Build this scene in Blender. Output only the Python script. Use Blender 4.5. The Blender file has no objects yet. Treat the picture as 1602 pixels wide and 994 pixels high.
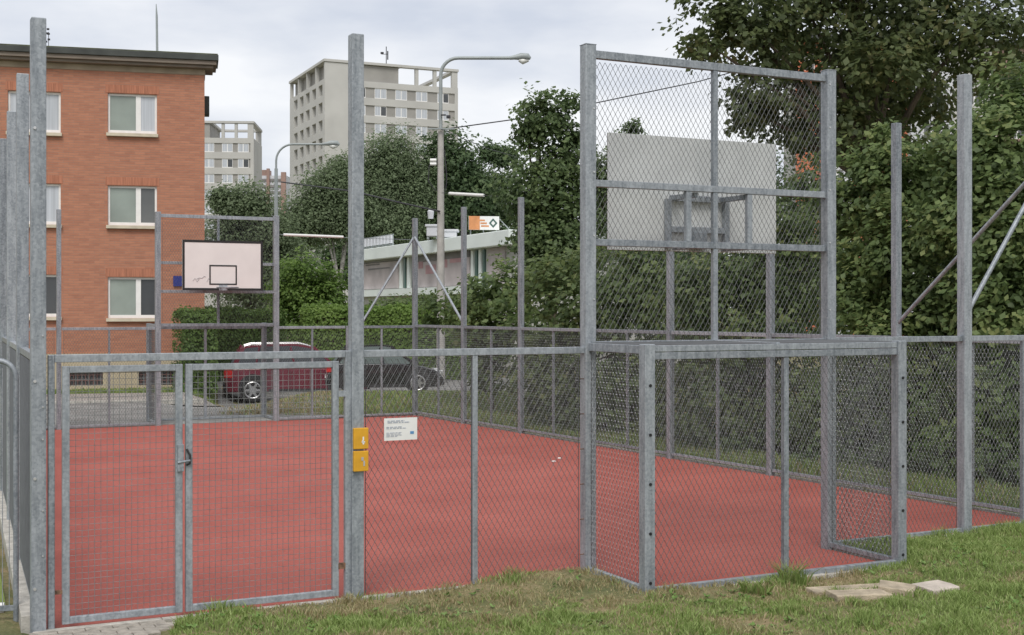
import bpy, math, random
import numpy as np
from mathutils import Vector, Matrix
random.seed(7); rng = np.random.default_rng(7)
R = math.radians
S = bpy.context.scene
COL = S.collection

# ------------------------------------------------------------------ camera, sky, sun, exposure
F = 2000.0; HY = 485.0; CH = 2.5                # focal length in photo pixels, horizon row, eye height
cd = bpy.data.cameras.new('camera'); cam = bpy.data.objects.new('camera', cd); COL.objects.link(cam)
cam.location = (0, 0, CH); cam.rotation_euler = (R(90), 0, 0)
cd.sensor_fit = 'HORIZONTAL'; cd.sensor_width = 36; cd.lens = F*36/1602; cd.shift_y = -(497-HY)/1602
cd.clip_start = .1; cd.clip_end = 5000
S.camera = cam
w = bpy.data.worlds.new('World'); S.world = w; w.use_nodes = True
nt = w.node_tree; nt.nodes.clear()
def N(t, ty, **k):
    n = t.nodes.new(ty)
    for a, b in k.items(): setattr(n, a, b)
    return n
SUN_EL, SUN_AZ = 52, 184     # azimuth clockwise from +Y
out = N(nt, 'ShaderNodeOutputWorld'); bg = N(nt, 'ShaderNodeBackground'); bg.inputs[1].default_value = .1
sky = N(nt, 'ShaderNodeTexSky', sky_type='NISHITA', sun_disc=False)
sky.sun_elevation = R(SUN_EL); sky.sun_rotation = R(SUN_AZ); sky.dust_density = 2
tc = N(nt, 'ShaderNodeTexCoord'); mp = N(nt, 'ShaderNodeMapping'); mp.inputs['Scale'].default_value = (2.4, 2.4, 7.5)
mp.inputs['Location'].default_value = (.3, .2, .45)
nz = N(nt, 'ShaderNodeTexNoise'); nz.inputs['Scale'].default_value = 1.6; nz.inputs['Detail'].default_value = 6; nz.inputs['Roughness'].default_value = .5
cr = N(nt, 'ShaderNodeValToRGB')
cr.color_ramp.elements[0].position = .36; cr.color_ramp.elements[0].color = (5.3, 5.65, 6.4, 1)
cr.color_ramp.elements[1].position = .60; cr.color_ramp.elements[1].color = (8.0, 8.05, 8.2, 1)
mx = N(nt, 'ShaderNodeMix', data_type='RGBA'); mx.inputs[0].default_value = .9
nt.links.new(tc.outputs['Generated'], mp.inputs[0]); nt.links.new(mp.outputs[0], nz.inputs['Vector'])
nt.links.new(nz.outputs[0], cr.inputs[0]); nt.links.new(sky.outputs[0], mx.inputs[6]); nt.links.new(cr.outputs[0], mx.inputs[7])
nt.links.new(mx.outputs[2], bg.inputs[0]); nt.links.new(bg.outputs[0], out.inputs[0])
sd = bpy.data.lights.new('sun', 'SUN'); sd.energy = 1.7; sd.angle = R(25); sd.color = (1, .96, .9)
so = bpy.data.objects.new('sun', sd); COL.objects.link(so)
so.rotation_euler = (R(90-SUN_EL), 0, R(180-SUN_AZ)); so.location = (0, 0, 30)
S.view_settings.view_transform = 'Standard'; S.view_settings.look = 'None'; S.view_settings.gamma = 1
S.view_settings.use_curve_mapping = False; S.view_settings.exposure = 0.35
S.cycles.max_bounces = 8; S.cycles.diffuse_bounces = 6; S.cycles.transmission_bounces = 6; S.cycles.transparent_max_bounces = 8

# ------------------------------------------------------------------ helpers
def W(px, py, Z): return Vector(((px-801)*Z/F, Z, CH-(py-HY)*Z/F))
V = Vector

def mat(name, col, rough=.7, metal=0., var=.12, scale=6., bump=0., bscale=None, stretch=(1, 1, 1), coat=0., spec=.5):
    m = bpy.data.materials.new(name); m.use_nodes = True; t = m.node_tree
    p = t.nodes['Principled BSDF']; p.inputs['Roughness'].default_value = rough; p.inputs['Metallic'].default_value = metal
    p.inputs['Coat Weight'].default_value = coat; p.inputs['Specular IOR Level'].default_value = spec
    c = N(t, 'ShaderNodeTexCoord'); mp = N(t, 'ShaderNodeMapping'); mp.inputs['Scale'].default_value = stretch
    n = N(t, 'ShaderNodeTexNoise'); n.inputs['Scale'].default_value = scale; n.inputs['Detail'].default_value = 5
    t.links.new(c.outputs['Object'], mp.inputs[0]); t.links.new(mp.outputs[0], n.inputs['Vector'])
    r = N(t, 'ShaderNodeValToRGB'); a = [max(0, x*(1-var*1.6)) for x in col]; b = [min(1, x*(1+var*1.6)) for x in col]
    r.color_ramp.elements[0].position = .3; r.color_ramp.elements[1].position = .7
    r.color_ramp.elements[0].color = (*a, 1); r.color_ramp.elements[1].color = (*b, 1)
    t.links.new(n.outputs[0], r.inputs[0]); t.links.new(r.outputs[0], p.inputs['Base Color'])
    if bump:
        n2 = N(t, 'ShaderNodeTexNoise'); n2.inputs['Scale'].default_value = bscale or scale*5; n2.inputs['Detail'].default_value = 4
        t.links.new(mp.outputs[0], n2.inputs['Vector'])
        bn = N(t, 'ShaderNodeBump'); bn.inputs['Strength'].default_value = bump; bn.inputs['Distance'].default_value = .02
        t.links.new(n2.outputs[0], bn.inputs['Height']); t.links.new(bn.outputs[0], p.inputs['Normal'])
    return m

def ramp_mat(name, cols, rough=.6, trans=0., pos=None):
    """colour per loose piece (leaf, blade) from a ramp; optional translucency"""
    m = bpy.data.materials.new(name); m.use_nodes = True; t = m.node_tree
    p = t.nodes['Principled BSDF']; p.inputs['Roughness'].default_value = rough; p.inputs['Specular IOR Level'].default_value = .35
    g = N(t, 'ShaderNodeNewGeometry'); r = N(t, 'ShaderNodeValToRGB')
    e = r.color_ramp.elements
    pos = pos or [i/(len(cols)-1) for i in range(len(cols))]
    e[0].position = pos[0]; e[0].color = (*cols[0], 1); e[1].position = pos[-1]; e[1].color = (*cols[-1], 1)
    for q, c in zip(pos[1:-1], cols[1:-1]):
        k = e.new(q); k.color = (*c, 1)
    # clump-scale hue shift so that neighbouring leaves go together
    c = N(t, 'ShaderNodeTexCoord'); n = N(t, 'ShaderNodeTexNoise'); n.inputs['Scale'].default_value = .9; n.inputs['Detail'].default_value = 2
    t.links.new(c.outputs['Object'], n.inputs['Vector'])
    ma = N(t, 'ShaderNodeMath', operation='MULTIPLY_ADD'); ma.inputs[1].default_value = .55
    mb = N(t, 'ShaderNodeMath', operation='MULTIPLY_ADD'); mb.inputs[1].default_value = 1.3; mb.inputs[2].default_value = -.42
    t.links.new(n.outputs[0], mb.inputs[0]); t.links.new(g.outputs['Random Per Island'], ma.inputs[0]); t.links.new(mb.outputs[0], ma.inputs[2])
    t.links.new(ma.outputs[0], r.inputs[0]); t.links.new(r.outputs[0], p.inputs['Base Color'])
    if trans:
        tr = N(t, 'ShaderNodeBsdfTranslucent'); ms = N(t, 'ShaderNodeMixShader'); ms.inputs[0].default_value = trans
        t.links.new(r.outputs[0], tr.inputs[0]); o = t.nodes['Material Output']
        t.links.new(p.outputs[0], ms.inputs[1]); t.links.new(tr.outputs[0], ms.inputs[2]); t.links.new(ms.outputs[0], o.inputs[0])
    return m

class MB:
    def __init__(s): s.v = []; s.f = []; s.mi = []; s.cur = 0
    def add(s, vs, fs):
        b = len(s.v); s.v += [tuple(x) for x in vs]; s.f += [tuple(b+i for i in f) for f in fs]; s.mi += [s.cur]*len(fs); return s
    def quad(s, a, b, c, d): return s.add([a, b, c, d], [(0, 1, 2, 3)])
    def obox(s, c, ux, uy, uz):          # centre and three half-axis vectors
        c, ux, uy, uz = V(c), V(ux), V(uy), V(uz); vs = []
        for k in (-1, 1):
            for j in (-1, 1):
                for i in (-1, 1): vs.append(c+ux*i+uy*j+uz*k)
        return s.add(vs, [(0, 2, 3, 1), (4, 5, 7, 6), (0, 1, 5, 4), (2, 6, 7, 3), (0, 4, 6, 2), (1, 3, 7, 5)])
    def box(s, c, sx, sy, sz, a=0.):
        ca, sa = math.cos(a), math.sin(a)
        return s.obox(c, (ca*sx/2, sa*sx/2, 0), (-sa*sy/2, ca*sy/2, 0), (0, 0, sz/2))
    def beam(s, p, q, wd, ht):           # horizontal-ish or sloping bar, wd sideways, ht upwards
        p, q = V(p), V(q); d = (q-p); L = d.length; d.normalize()
        sd_ = d.cross(V((0, 0, 1)))
        if sd_.length < .01: sd_ = V((1, 0, 0))
        sd_.normalize(); up = sd_.cross(d)
        return s.obox((p+q)/2, d*L/2, sd_*wd/2, up*ht/2)
    def tube(s, pts, r, n=8, cap=True):
        pts = [V(p) for p in pts]; rs = r if isinstance(r, (list, tuple)) else [r]*len(pts); vs = []
        prev = None
        for i, p in enumerate(pts):
            d = (pts[min(i+1, len(pts)-1)]-pts[max(i-1, 0)]).normalized()
            if prev is None:
                a = d.cross(V((0, 0, 1)));
                if a.length < .05: a = d.cross(V((0, 1, 0)))
            else: a = prev-d*prev.dot(d)
            a.normalize(); prev = a; b = d.cross(a)
            vs += [p+(a*math.cos(2*math.pi*k/n)+b*math.sin(2*math.pi*k/n))*rs[i] for k in range(n)]
        fs = []
        for i in range(len(pts)-1):
            for k in range(n): fs.append((i*n+k, i*n+(k+1) % n, (i+1)*n+(k+1) % n, (i+1)*n+k))
        if cap: fs += [tuple(range(n-1, -1, -1)), tuple((len(pts)-1)*n+k for k in range(n))]
        return s.add(vs, fs)
    def cyl(s, c, ax, r, L, n=16):
        c, ax = V(c), V(ax).normalized(); return s.tube([c-ax*L/2, c+ax*L/2], r, n)
    def prism(s, pts, z0, z1):           # plan outline between two heights
        n = len(pts); vs = [(p[0], p[1], z0) for p in pts]+[(p[0], p[1], z1) for p in pts]
        return s.add(vs, [tuple(range(n-1, -1, -1)), tuple(range(n, 2*n))]+[(i, (i+1) % n, n+(i+1) % n, n+i) for i in range(n)])
    def build(s, name, mats, parent=None, smooth=False, bevel=0.):
        me = bpy.data.meshes.new(name)
        off = V((0, 0, 0)); q = parent
        while q is not None: off += V(q.location); q = q.parent
        o = bpy.data.objects.new(name, me)
        vs = [(x-off.x, y-off.y, z-off.z) for x, y, z in s.v]
        if parent is None and vs:        # a one-mesh thing gets its origin at its base
            a = np.array(vs); c = V(((a[:, 0].min()+a[:, 0].max())/2, (a[:, 1].min()+a[:, 1].max())/2, a[:, 2].min()))
            vs = [(x-c.x, y-c.y, z-c.z) for x, y, z in vs]; o.location = c
        me.from_pydata(vs, [], s.f)
        if not isinstance(mats, (list, tuple)): mats = [mats]
        for m in mats: me.materials.append(m)
        if len(mats) > 1: me.polygons.foreach_set('material_index', s.mi)
        if smooth:
            me.polygons.foreach_set('use_smooth', [True]*len(me.polygons)); me.set_sharp_from_angle(angle=R(40))
        me.update(); COL.objects.link(o)
        if parent is not None: o.parent = parent
        if bevel:
            b = o.modifiers.new('b', 'BEVEL'); b.width = bevel; b.segments = 2; b.limit_method = 'ANGLE'
        return o

def tag(o, label=None, cat=None, group=None, kind=None):
    if label: o['label'] = label
    if cat: o['category'] = cat
    if group: o['group'] = group
    if kind: o['kind'] = kind
    return o
def thing(name, loc, label, cat, group=None):
    o = bpy.data.objects.new(name, None); COL.objects.link(o); o.location = V(loc); o.empty_display_size = .2
    return tag(o, label, cat, group)
def struct(o): o['kind'] = 'structure'; return o

def np_mesh(name, verts, faces, m, parent=None, loc=(0, 0, 0)):
    """verts (n,3) array; faces (k,c) array of one size"""
    me = bpy.data.meshes.new(name); n, k, c = len(verts), len(faces), faces.shape[1]
    me.vertices.add(n); me.vertices.foreach_set('co', np.asarray(verts, dtype=np.float32).ravel())
    me.loops.add(k*c); me.loops.foreach_set('vertex_index', faces.astype(np.int32).ravel())
    me.polygons.add(k); me.polygons.foreach_set('loop_start', np.arange(0, k*c, c, dtype=np.int32))
    me.polygons.foreach_set('loop_total', np.full(k, c, dtype=np.int32))
    me.materials.append(m); me.update(calc_edges=True); me.validate()
    o = bpy.data.objects.new(name, me); COL.objects.link(o); o.location = loc
    if parent is not None: o.parent = parent
    return o

# ------------------------------------------------------------------ materials
def galv_mat():
    m = bpy.data.materials.new('galvanised_steel'); m.use_nodes = True; t = m.node_tree; p = t.nodes['Principled BSDF']
    p.inputs['Metallic'].default_value = .35; p.inputs['Roughness'].default_value = .52
    c = N(t, 'ShaderNodeTexCoord'); mp = N(t, 'ShaderNodeMapping'); mp.inputs['Scale'].default_value = (9, 9, 1.2)
    n1 = N(t, 'ShaderNodeTexNoise'); n1.inputs['Scale'].default_value = 2.2; n1.inputs['Detail'].default_value = 7; n1.inputs['Roughness'].default_value = .65
    vo = N(t, 'ShaderNodeTexVoronoi'); vo.inputs['Scale'].default_value = 55
    t.links.new(c.outputs['Object'], mp.inputs[0]); t.links.new(mp.outputs[0], n1.inputs['Vector']); t.links.new(c.outputs['Object'], vo.inputs['Vector'])
    sp = N(t, 'ShaderNodeSeparateColor'); t.links.new(vo.outputs['Color'], sp.inputs[0])
    ad = N(t, 'ShaderNodeMath', operation='MULTIPLY_ADD'); ad.inputs[1].default_value = .22
    t.links.new(sp.outputs[0], ad.inputs[0]); t.links.new(n1.outputs[0], ad.inputs[2])
    r = N(t, 'ShaderNodeValToRGB'); r.color_ramp.elements[0].position = .42; r.color_ramp.elements[1].position = .98
    r.color_ramp.elements[0].color = (.15, .170, .192, 1); r.color_ramp.elements[1].color = (.40, .43, .46, 1)
    oi = N(t, 'ShaderNodeObjectInfo'); ov = N(t, 'ShaderNodeMath', operation='MULTIPLY_ADD'); ov.inputs[1].default_value = .22; t.links.new(oi.outputs['Random'], ov.inputs[0]); t.links.new(ad.outputs[0], ov.inputs[2])
    t.links.new(ov.outputs[0], r.inputs[0]); t.links.new(r.outputs[0], p.inputs['Base Color'])
    rr = N(t, 'ShaderNodeMapRange'); rr.inputs[3].default_value = .4; rr.inputs[4].default_value = .66
    t.links.new(n1.outputs[0], rr.inputs[0]); t.links.new(rr.outputs[0], p.inputs['Roughness'])
    return m
GALV = galv_mat()
WIRE = mat('mesh_wire', (.115, .12, .125), .5, .3, .1, 8)
KNOT = mat('bright_wire_knots', (.29, .30, .31), .4, .3, .1, 8)
GATEWIRE = mat('welded_gate_wire', (.22, .23, .23), .55, .3, .15, 8)
BLACK = mat('black_plastic', (.012, .012, .014), .5, 0, .1)
BOLT = mat('bright_bolt_zinc', (.6, .6, .6), .35, .6, .05)
RUST = mat('rusty_steel', (.16, .09, .055), .8, .1, .4, 30)
WHITEB = mat('white_painted_board', (.76, .72, .70), .5, 0, .03, 2)
GREYB = mat('weathered_board_back', (.62, .635, .63), .65, 0, .05, 3)
WHITEP = mat('white_plastic', (.78, .78, .76), .45, 0, .03)
YEL = mat('yellow_plastic', (.66, .34, .02), .5, 0, .06, 15)
INK = mat('printed_ink', (.38, .41, .47), .7, 0, .1)
INKB = mat('printed_ink_blue', (.12, .30, .55), .7, 0, .1)
CONC = mat('kerb_concrete', (.42, .40, .36), .9, 0, .18, 9, .4, 60)
SLABM = mat('slab_concrete_tan', (.40, .335, .245), .95, 0, .22, 7, .6, 50)
SLABW = mat('slab_concrete_pale', (.50, .44, .38), .95, 0, .12, 8, .5, 50)
ASPH = mat('asphalt', (.22, .215, .205), .95, 0, .18, 1.3, .5, 60)
PAVE = mat('pavement', (.30, .275, .25), .95, 0, .14, 2, .3, 40)
TURF = mat('green_court_turf', (.17, .22, .05), .95, 0, .12, 3, .5, 90)
BEIGE = mat('beige_plaster', (.47, .40, .28), .9, 0, .08, 1.2)
SILL = mat('cream_sill', (.56, .50, .39), .8, 0, .08, 4)
ROOFD = mat('dark_roof_metal', (.045, .05, .045), .55, .1, .2, 2)
ROOFG = mat('mossy_roof_edge', (.085, .095, .055), .8, 0, .3, 3)
SOFF = mat('soffit_boards', (.20, .165, .135), .8, 0, .1, 2, stretch=(1, 1, 8))
FRIEZE = mat('frieze_render', (.33, .27, .20), .85, 0, .12, 2)
UPVC = mat('white_window_frame', (.80, .79, .77), .4, 0, .03)
BARK = mat('bark', (.09, .07, .05), .95, 0, .3, 8, .8, 30, (1, 1, .25))
BARKB = mat('birch_bark', (.35, .34, .31), .9, 0, .35, 5, .3, 30, (1, 1, 2))
POLEC = mat('concrete_pole', (.43, .415, .39), .9, 0, .1, 3, .3, 50)
LAMPG = mat('lamp_grey_paint', (.30, .33, .33), .5, .1, .08, 3)
CABLE = mat('black_cable', (.03, .03, .035), .6, 0, .1)
LENS = mat('lamp_lens', (.62, .63, .6), .25, 0, .03)
PANELB = mat('panel_beige', (.485, .48, .455), .9, 0, .05, .25)
PANELG = mat('panel_grey_brown', (.31, .30, .28), .9, 0, .07, .4)
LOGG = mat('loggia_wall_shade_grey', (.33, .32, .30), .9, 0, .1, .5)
PANELR = mat('panel_red', (.30, .20, .17), .9, 0, .06, .3)
PANELW = mat('panel_white', (.56, .57, .60), .9, 0, .04, .3)
ORANGE = mat('orange_render', (.50, .16, .085), .9, 0, .08, .5)
MINT = mat('mint_white_fascia', (.78, .84, .81), .6, 0, .05, .5)
MINTD = mat('dark_green_glazing_bars', (.06, .12, .10), .4, 0, .1, 2)
MURAL = mat('faded_pink_panel', (.48, .43, .43), .8, 0, .18, .55)
MURALR = mat('faded_red_paint', (.40, .24, .25), .8, 0, .2, .9)
DKPANEL = mat('dark_grey_panel', (.22, .21, .21), .8, 0, .2, .6)
BLUE = mat('blue_house_plate', (.02, .03, .20), .4, 0, .05)
BLK = mat('board_black_line', (.018, .018, .018), .6, 0, .1)
SCRIB = mat('grey_marker_ink', (.42, .41, .42), .7, 0, .1)

def glass(name, col, rough=.06):
    m = mat(name, col, rough, 0, .12, .8, spec=.6); return m
GL_BLIND = glass('pane_green_blind', (.25, .29, .26)); GL_DARK = glass('pane_dark', (.055, .06, .065)); GL_GREY = glass('pane_grey_curtain', (.115, .12, .12))
def curtain_mat(name, col):
    m = mat(name, col, .1, 0, .12, 9, stretch=(1.0, 1.0, .02)); return m
GL_CURT = curtain_mat('pane_white_curtain', (.47, .50, .54))
CARGLASS = glass('car_glass', (.10, .13, .12), .04)
CARGLASSD = glass('dark_car_glass', (.03, .035, .04), .04)
CARRED = mat('red_car_paint', (.155, .016, .034), .32, .15, .04, 2, coat=.6)
CARBLK = mat('black_car_paint', (.022, .024, .027), .2, .3, .04, 2, coat=.6)
TYRE = mat('tyre_rubber', (.02, .02, .02), .9, 0, .1)
ALLOY = mat('alloy_rim', (.45, .45, .46), .35, .7, .05)
LREDL = mat('red_light_lens', (.55, .02, .02), .15, 0, .05); LCLR = mat('clear_light_lens', (.65, .66, .67), .12, .2, .03)
CHROME = mat('silver_trim', (.62, .62, .62), .3, .7, .03)
BUMPD = mat('dark_bumper_plastic', (.03, .03, .032), .7, 0, .1)

def brick_mat():
    m = bpy.data.materials.new('orange_brick'); m.use_nodes = True; t = m.node_tree; p = t.nodes['Principled BSDF']
    p.inputs['Roughness'].default_value = .9
    c = N(t, 'ShaderNodeTexCoord'); sx = N(t, 'ShaderNodeSeparateXYZ'); t.links.new(c.outputs['Object'], sx.inputs[0])
    cb = N(t, 'ShaderNodeCombineXYZ'); t.links.new(sx.outputs['X'], cb.inputs['X']); t.links.new(sx.outputs['Z'], cb.inputs['Y'])
    b = N(t, 'ShaderNodeTexBrick'); b.inputs['Scale'].default_value = 1.0; b.inputs['Brick Width'].default_value = .30
    b.inputs['Row Height'].default_value = .077; b.inputs['Mortar Size'].default_value = .006; b.inputs['Mortar Smooth'].default_value = .3
    b.inputs['Color1'].default_value = (.45, .20, .122, 1); b.inputs['Color2'].default_value = (.37, .158, .10, 1); b.inputs['Mortar'].default_value = (.30, .20, .15, 1)
    b.inputs['Bias'].default_value = -.2
    t.links.new(cb.outputs[0], b.inputs['Vector'])
    mp = N(t, 'ShaderNodeMapping'); mp.inputs['Scale'].default_value = (2.2, 1, 9)
    n = N(t, 'ShaderNodeTexNoise'); n.inputs['Scale'].default_value = 1.5; n.inputs['Detail'].default_value = 6
    t.links.new(c.outputs['Object'], mp.inputs[0]); t.links.new(mp.outputs[0], n.inputs['Vector'])
    r = N(t, 'ShaderNodeValToRGB'); r.color_ramp.elements[0].position = .32; r.color_ramp.elements[1].position = .62
    r.color_ramp.elements[0].color = (.88, .87, .88, 1); r.color_ramp.elements[1].color = (1.03, 1.02, 1.02, 1)
    t.links.new(n.outputs[0], r.inputs[0])
    mm = N(t, 'ShaderNodeMix', data_type='RGBA', blend_type='MULTIPLY'); mm.inputs[0].default_value = 1
    t.links.new(b.outputs['Color'], mm.inputs[6]); t.links.new(r.outputs[0], mm.inputs[7]); t.links.new(mm.outputs[2], p.inputs['Base Color'])
    bn = N(t, 'ShaderNodeBump'); bn.inputs['Strength'].default_value = .5; bn.inputs['Distance'].default_value = .01; bn.invert = True
    t.links.new(b.outputs['Fac'], bn.inputs['Height']); t.links.new(bn.outputs[0], p.inputs['Normal'])
    return m
BRICK = brick_mat()
SOLDIER = mat('brick_lintel_course', (.40, .165, .10), .9, 0, .16, 6, .3, 30, (5, 5, .3))

def court_mat():
    m = bpy.data.materials.new('red_court_rubber'); m.use_nodes = True; t = m.node_tree; p = t.nodes['Principled BSDF']
    p.inputs['Roughness'].default_value = .8; p.inputs['Specular IOR Level'].default_value = .3
    c = N(t, 'ShaderNodeTexCoord')
    n = N(t, 'ShaderNodeTexNoise'); n.inputs['Scale'].default_value = .55; n.inputs['Detail'].default_value = 5; n.inputs['Roughness'].default_value = .6
    n2 = N(t, 'ShaderNodeTexNoise'); n2.inputs['Scale'].default_value = 70; n2.inputs['Detail'].default_value = 3
    t.links.new(c.outputs['Object'], n.inputs['Vector']); t.links.new(c.outputs['Object'], n2.inputs['Vector'])
    r = N(t, 'ShaderNodeValToRGB'); r.color_ramp.elements[0].position = .3; r.color_ramp.elements[1].position = .72
    r.color_ramp.elements[0].color = (.325, .082, .063, 1); r.color_ramp.elements[1].color = (.415, .118, .092, 1)
    r2 = N(t, 'ShaderNodeValToRGB'); r2.color_ramp.elements[0].position = .3; r2.color_ramp.elements[1].position = .75
    r2.color_ramp.elements[0].color = (.8, .78, .78, 1); r2.color_ramp.elements[1].color = (1.15, 1.15, 1.15, 1)
    t.links.new(n.outputs[0], r.inputs[0]); t.links.new(n2.outputs[0], r2.inputs[0])
    mm = N(t, 'ShaderNodeMix', data_type='RGBA', blend_type='MULTIPLY'); mm.inputs[0].default_value = 1
    t.links.new(r.outputs[0], mm.inputs[6]); t.links.new(r2.outputs[0], mm.inputs[7]); t.links.new(mm.outputs[2], p.inputs['Base Color'])
    bn = N(t, 'ShaderNodeBump'); bn.inputs['Strength'].default_value = .3; bn.inputs['Distance'].default_value = .004
    t.links.new(n2.outputs[0], bn.inputs['Height']); t.links.new(bn.outputs[0], p.inputs['Normal'])
    return m
COURT = court_mat()

def ground_mat():
    m = bpy.data.materials.new('grassy_ground'); m.use_nodes = True; t = m.node_tree; p = t.nodes['Principled BSDF']; p.inputs['Roughness'].default_value = 1
    c = N(t, 'ShaderNodeTexCoord')
    n = N(t, 'ShaderNodeTexNoise'); n.inputs['Scale'].default_value = 1.1; n.inputs['Detail'].default_value = 8; n.inputs['Roughness'].default_value = .65
    n2 = N(t, 'ShaderNodeTexNoise'); n2.inputs['Scale'].default_value = 22; n2.inputs['Detail'].default_value = 5
    t.links.new(c.outputs['Object'], n.inputs['Vector']); t.links.new(c.outputs['Object'], n2.inputs['Vector'])
    ad = N(t, 'ShaderNodeMath', operation='MULTIPLY_ADD'); ad.inputs[1].default_value = .45
    t.links.new(n2.outputs[0], ad.inputs[0]); t.links.new(n.outputs[0], ad.inputs[2])
    r = N(t, 'ShaderNodeValToRGB'); e = r.color_ramp.elements
    e[0].position = .55; e[0].color = (.085, .10, .035, 1); e[1].position = .9; e[1].color = (.28, .21, .12, 1)
    k = e.new(.72); k.color = (.15, .145, .06, 1)
    t.links.new(ad.outputs[0], r.inputs[0]); t.links.new(r.outputs[0], p.inputs['Base Color'])
    bn = N(t, 'ShaderNodeBump'); bn.inputs['Strength'].default_value = .8; bn.inputs['Distance'].default_value = .03
    t.links.new(n2.outputs[0], bn.inputs['Height']); t.links.new(bn.outputs[0], p.inputs['Normal'])
    return m
GROUND = ground_mat()

# ------------------------------------------------------------------ the court's lay-out in plan
A0 = V((-3.67, 9.9)); U = V((.8944, .4472)); NI = V((-.4472, .8944))      # near left corner, along the front, into the court
ANG = math.atan2(U.y, U.x)
def on_line(p, d, px):
    k = (px-801)/F; return (k*p.y-p.x)/(d.x-k*d.y)
def tf(px): return on_line(A0, U, px)
def P2(t, d=0.): return A0+U*t+NI*d                         # front line
def P3(t, z, d=0.): q = P2(t, d); return V((q.x, q.y, z))
T_C = tf(1657); C1 = P2(T_C)                                # near right corner
C2 = V((-2.3, 30.3))                                        # far right corner
LD = V((-.3987, .917)); 
s_ = (C2-A0); det = LD.x*(-U.y)-LD.y*(-U.x)
sl = (s_.x*(-U.y)-s_.y*(-U.x))/det; C3 = A0+LD*sl           # far left corner
SIDE = (C2-C1); SLEN = SIDE.length; SIDE.normalize(); NS = V((-SIDE.y, SIDE.x))
SANG = math.atan2(SIDE.y, SIDE.x)
TG1, TG2 = tf(920), tf(1296); GD = 1.03                      # goal posts, goal depth
RAIL = 2.15
FAR_U = -U
def tfar(px): return on_line(C2, FAR_U, px)
def F3(t, z, d=0.): q = C2+FAR_U*t-NI*d; return V((q.x, q.y, z))     # far line; d into the court

def sstep(a, b, x): t_ = np.clip((x-a)/(b-a), 0, 1); return t_*t_*(3-2*t_)
def seg_in(px_, poly):
    """signed distance (negative inside) to a convex polygon given counter-clockwise"""
    x, y = px_; d = np.full(np.shape(x), -1e9); n = len(poly)
    for i in range(n):
        a, b = poly[i], poly[(i+1) % n]; ex, ey = b[0]-a[0], b[1]-a[1]; L = math.hypot(ex, ey)
        d = np.maximum(d, ((x-a[0])*ey-(y-a[1])*ex)/L)
    return d
POLY = [A0, C1, C2, C3]
GOALP = [P2(TG1), P2(TG1, -GD), P2(TG2, -GD), P2(TG2)]
g1, g2 = F3(tfar(432), 0), F3(tfar(247), 0)
def height(x, y):
    x = np.asarray(x, float); y = np.asarray(y, float)
    d = np.minimum(seg_in((x, y), POLY), seg_in((x, y), [GOALP[0], GOALP[1], GOALP[2], GOALP[3]]))
    # broad undulation of the lawn in front
    und = .018*np.sin(x*1.7+.4)+.016*np.sin(y*2.3+x*.9)+.012*np.sin(x*4.1-y*3.3)
    front = y < (A0.y+(x-A0.x)*.5)+6
    lawn = (.035+und*.9+.02*np.exp(-((x-.2)/.7)**2-((y-11.6)/.6)**2)*2)*sstep(-2.75, -2.35, x)
    z = np.where(front, lawn, 0.)
    z = z-.47*sstep(-9.7, -8.7, x)*sstep(32, 39, y)*(1-.85*sstep(-7., -5., x))
    z = z+.27*np.exp(-((y-34.2)/1.7)**2)*sstep(-7.2, -5.0, x)*(1-sstep(-.5, 3, x))
    z = z-.5*sstep(60, 140, y)
    t_ = sstep(0.0, .12, d)
    return z*t_-.06*(1-t_)

def grid(nm, xs, ys, m, off=0., hf=None):
    X, Y = np.meshgrid(xs, ys); Z = (hf or height)(X, Y)+off
    n, k = len(xs), len(ys); v = np.stack([X.ravel(), Y.ravel(), Z.ravel()], 1)
    i = np.arange(n-1); j = np.arange(k-1); I, J = np.meshgrid(i, j); b = (J*n+I).ravel()
    return np_mesh(nm, v, np.stack([b, b+1, b+n+1, b+n], 1), m)
xs = np.concatenate([np.linspace(-1800, -60, 12), np.arange(-55, -14, 3.), np.arange(-13, -5, .5), np.arange(-5, 8, .11), np.arange(8, 14, .5), np.arange(15, 60, 4), np.linspace(70, 1800, 12)])
ys = np.concatenate([np.linspace(-60, 4, 6), np.arange(5, 9, .5), np.arange(9, 16.5, .11), np.arange(16.6, 46, .6), np.arange(48, 150, 6), np.linspace(160, 3000, 14)])
struct(grid('ground', xs, ys, GROUND))

# court surface with the red floor running into both goals
def slab_poly(name, pts, z, m, th=.05):
    b = MB(); b.prism(pts, z-th, z); return struct(b.build(name, m))
def far2(t, d): q = F3(t, 0, d); return (q.x, q.y)
TG3, TG4 = tfar(432), tfar(247)
outline = [P2(-.02), P2(TG1+.02), P2(TG1+.02, -GD), P2(TG2-.02, -GD), P2(TG2-.02), C1, C2, far2(TG3+.02, 0), far2(TG3+.02, -1.0), far2(TG4-.02, -1.0), far2(TG4-.02, 0), C3]
slab_poly('court_surface', [tuple(q) for q in outline], 0., COURT)
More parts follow.
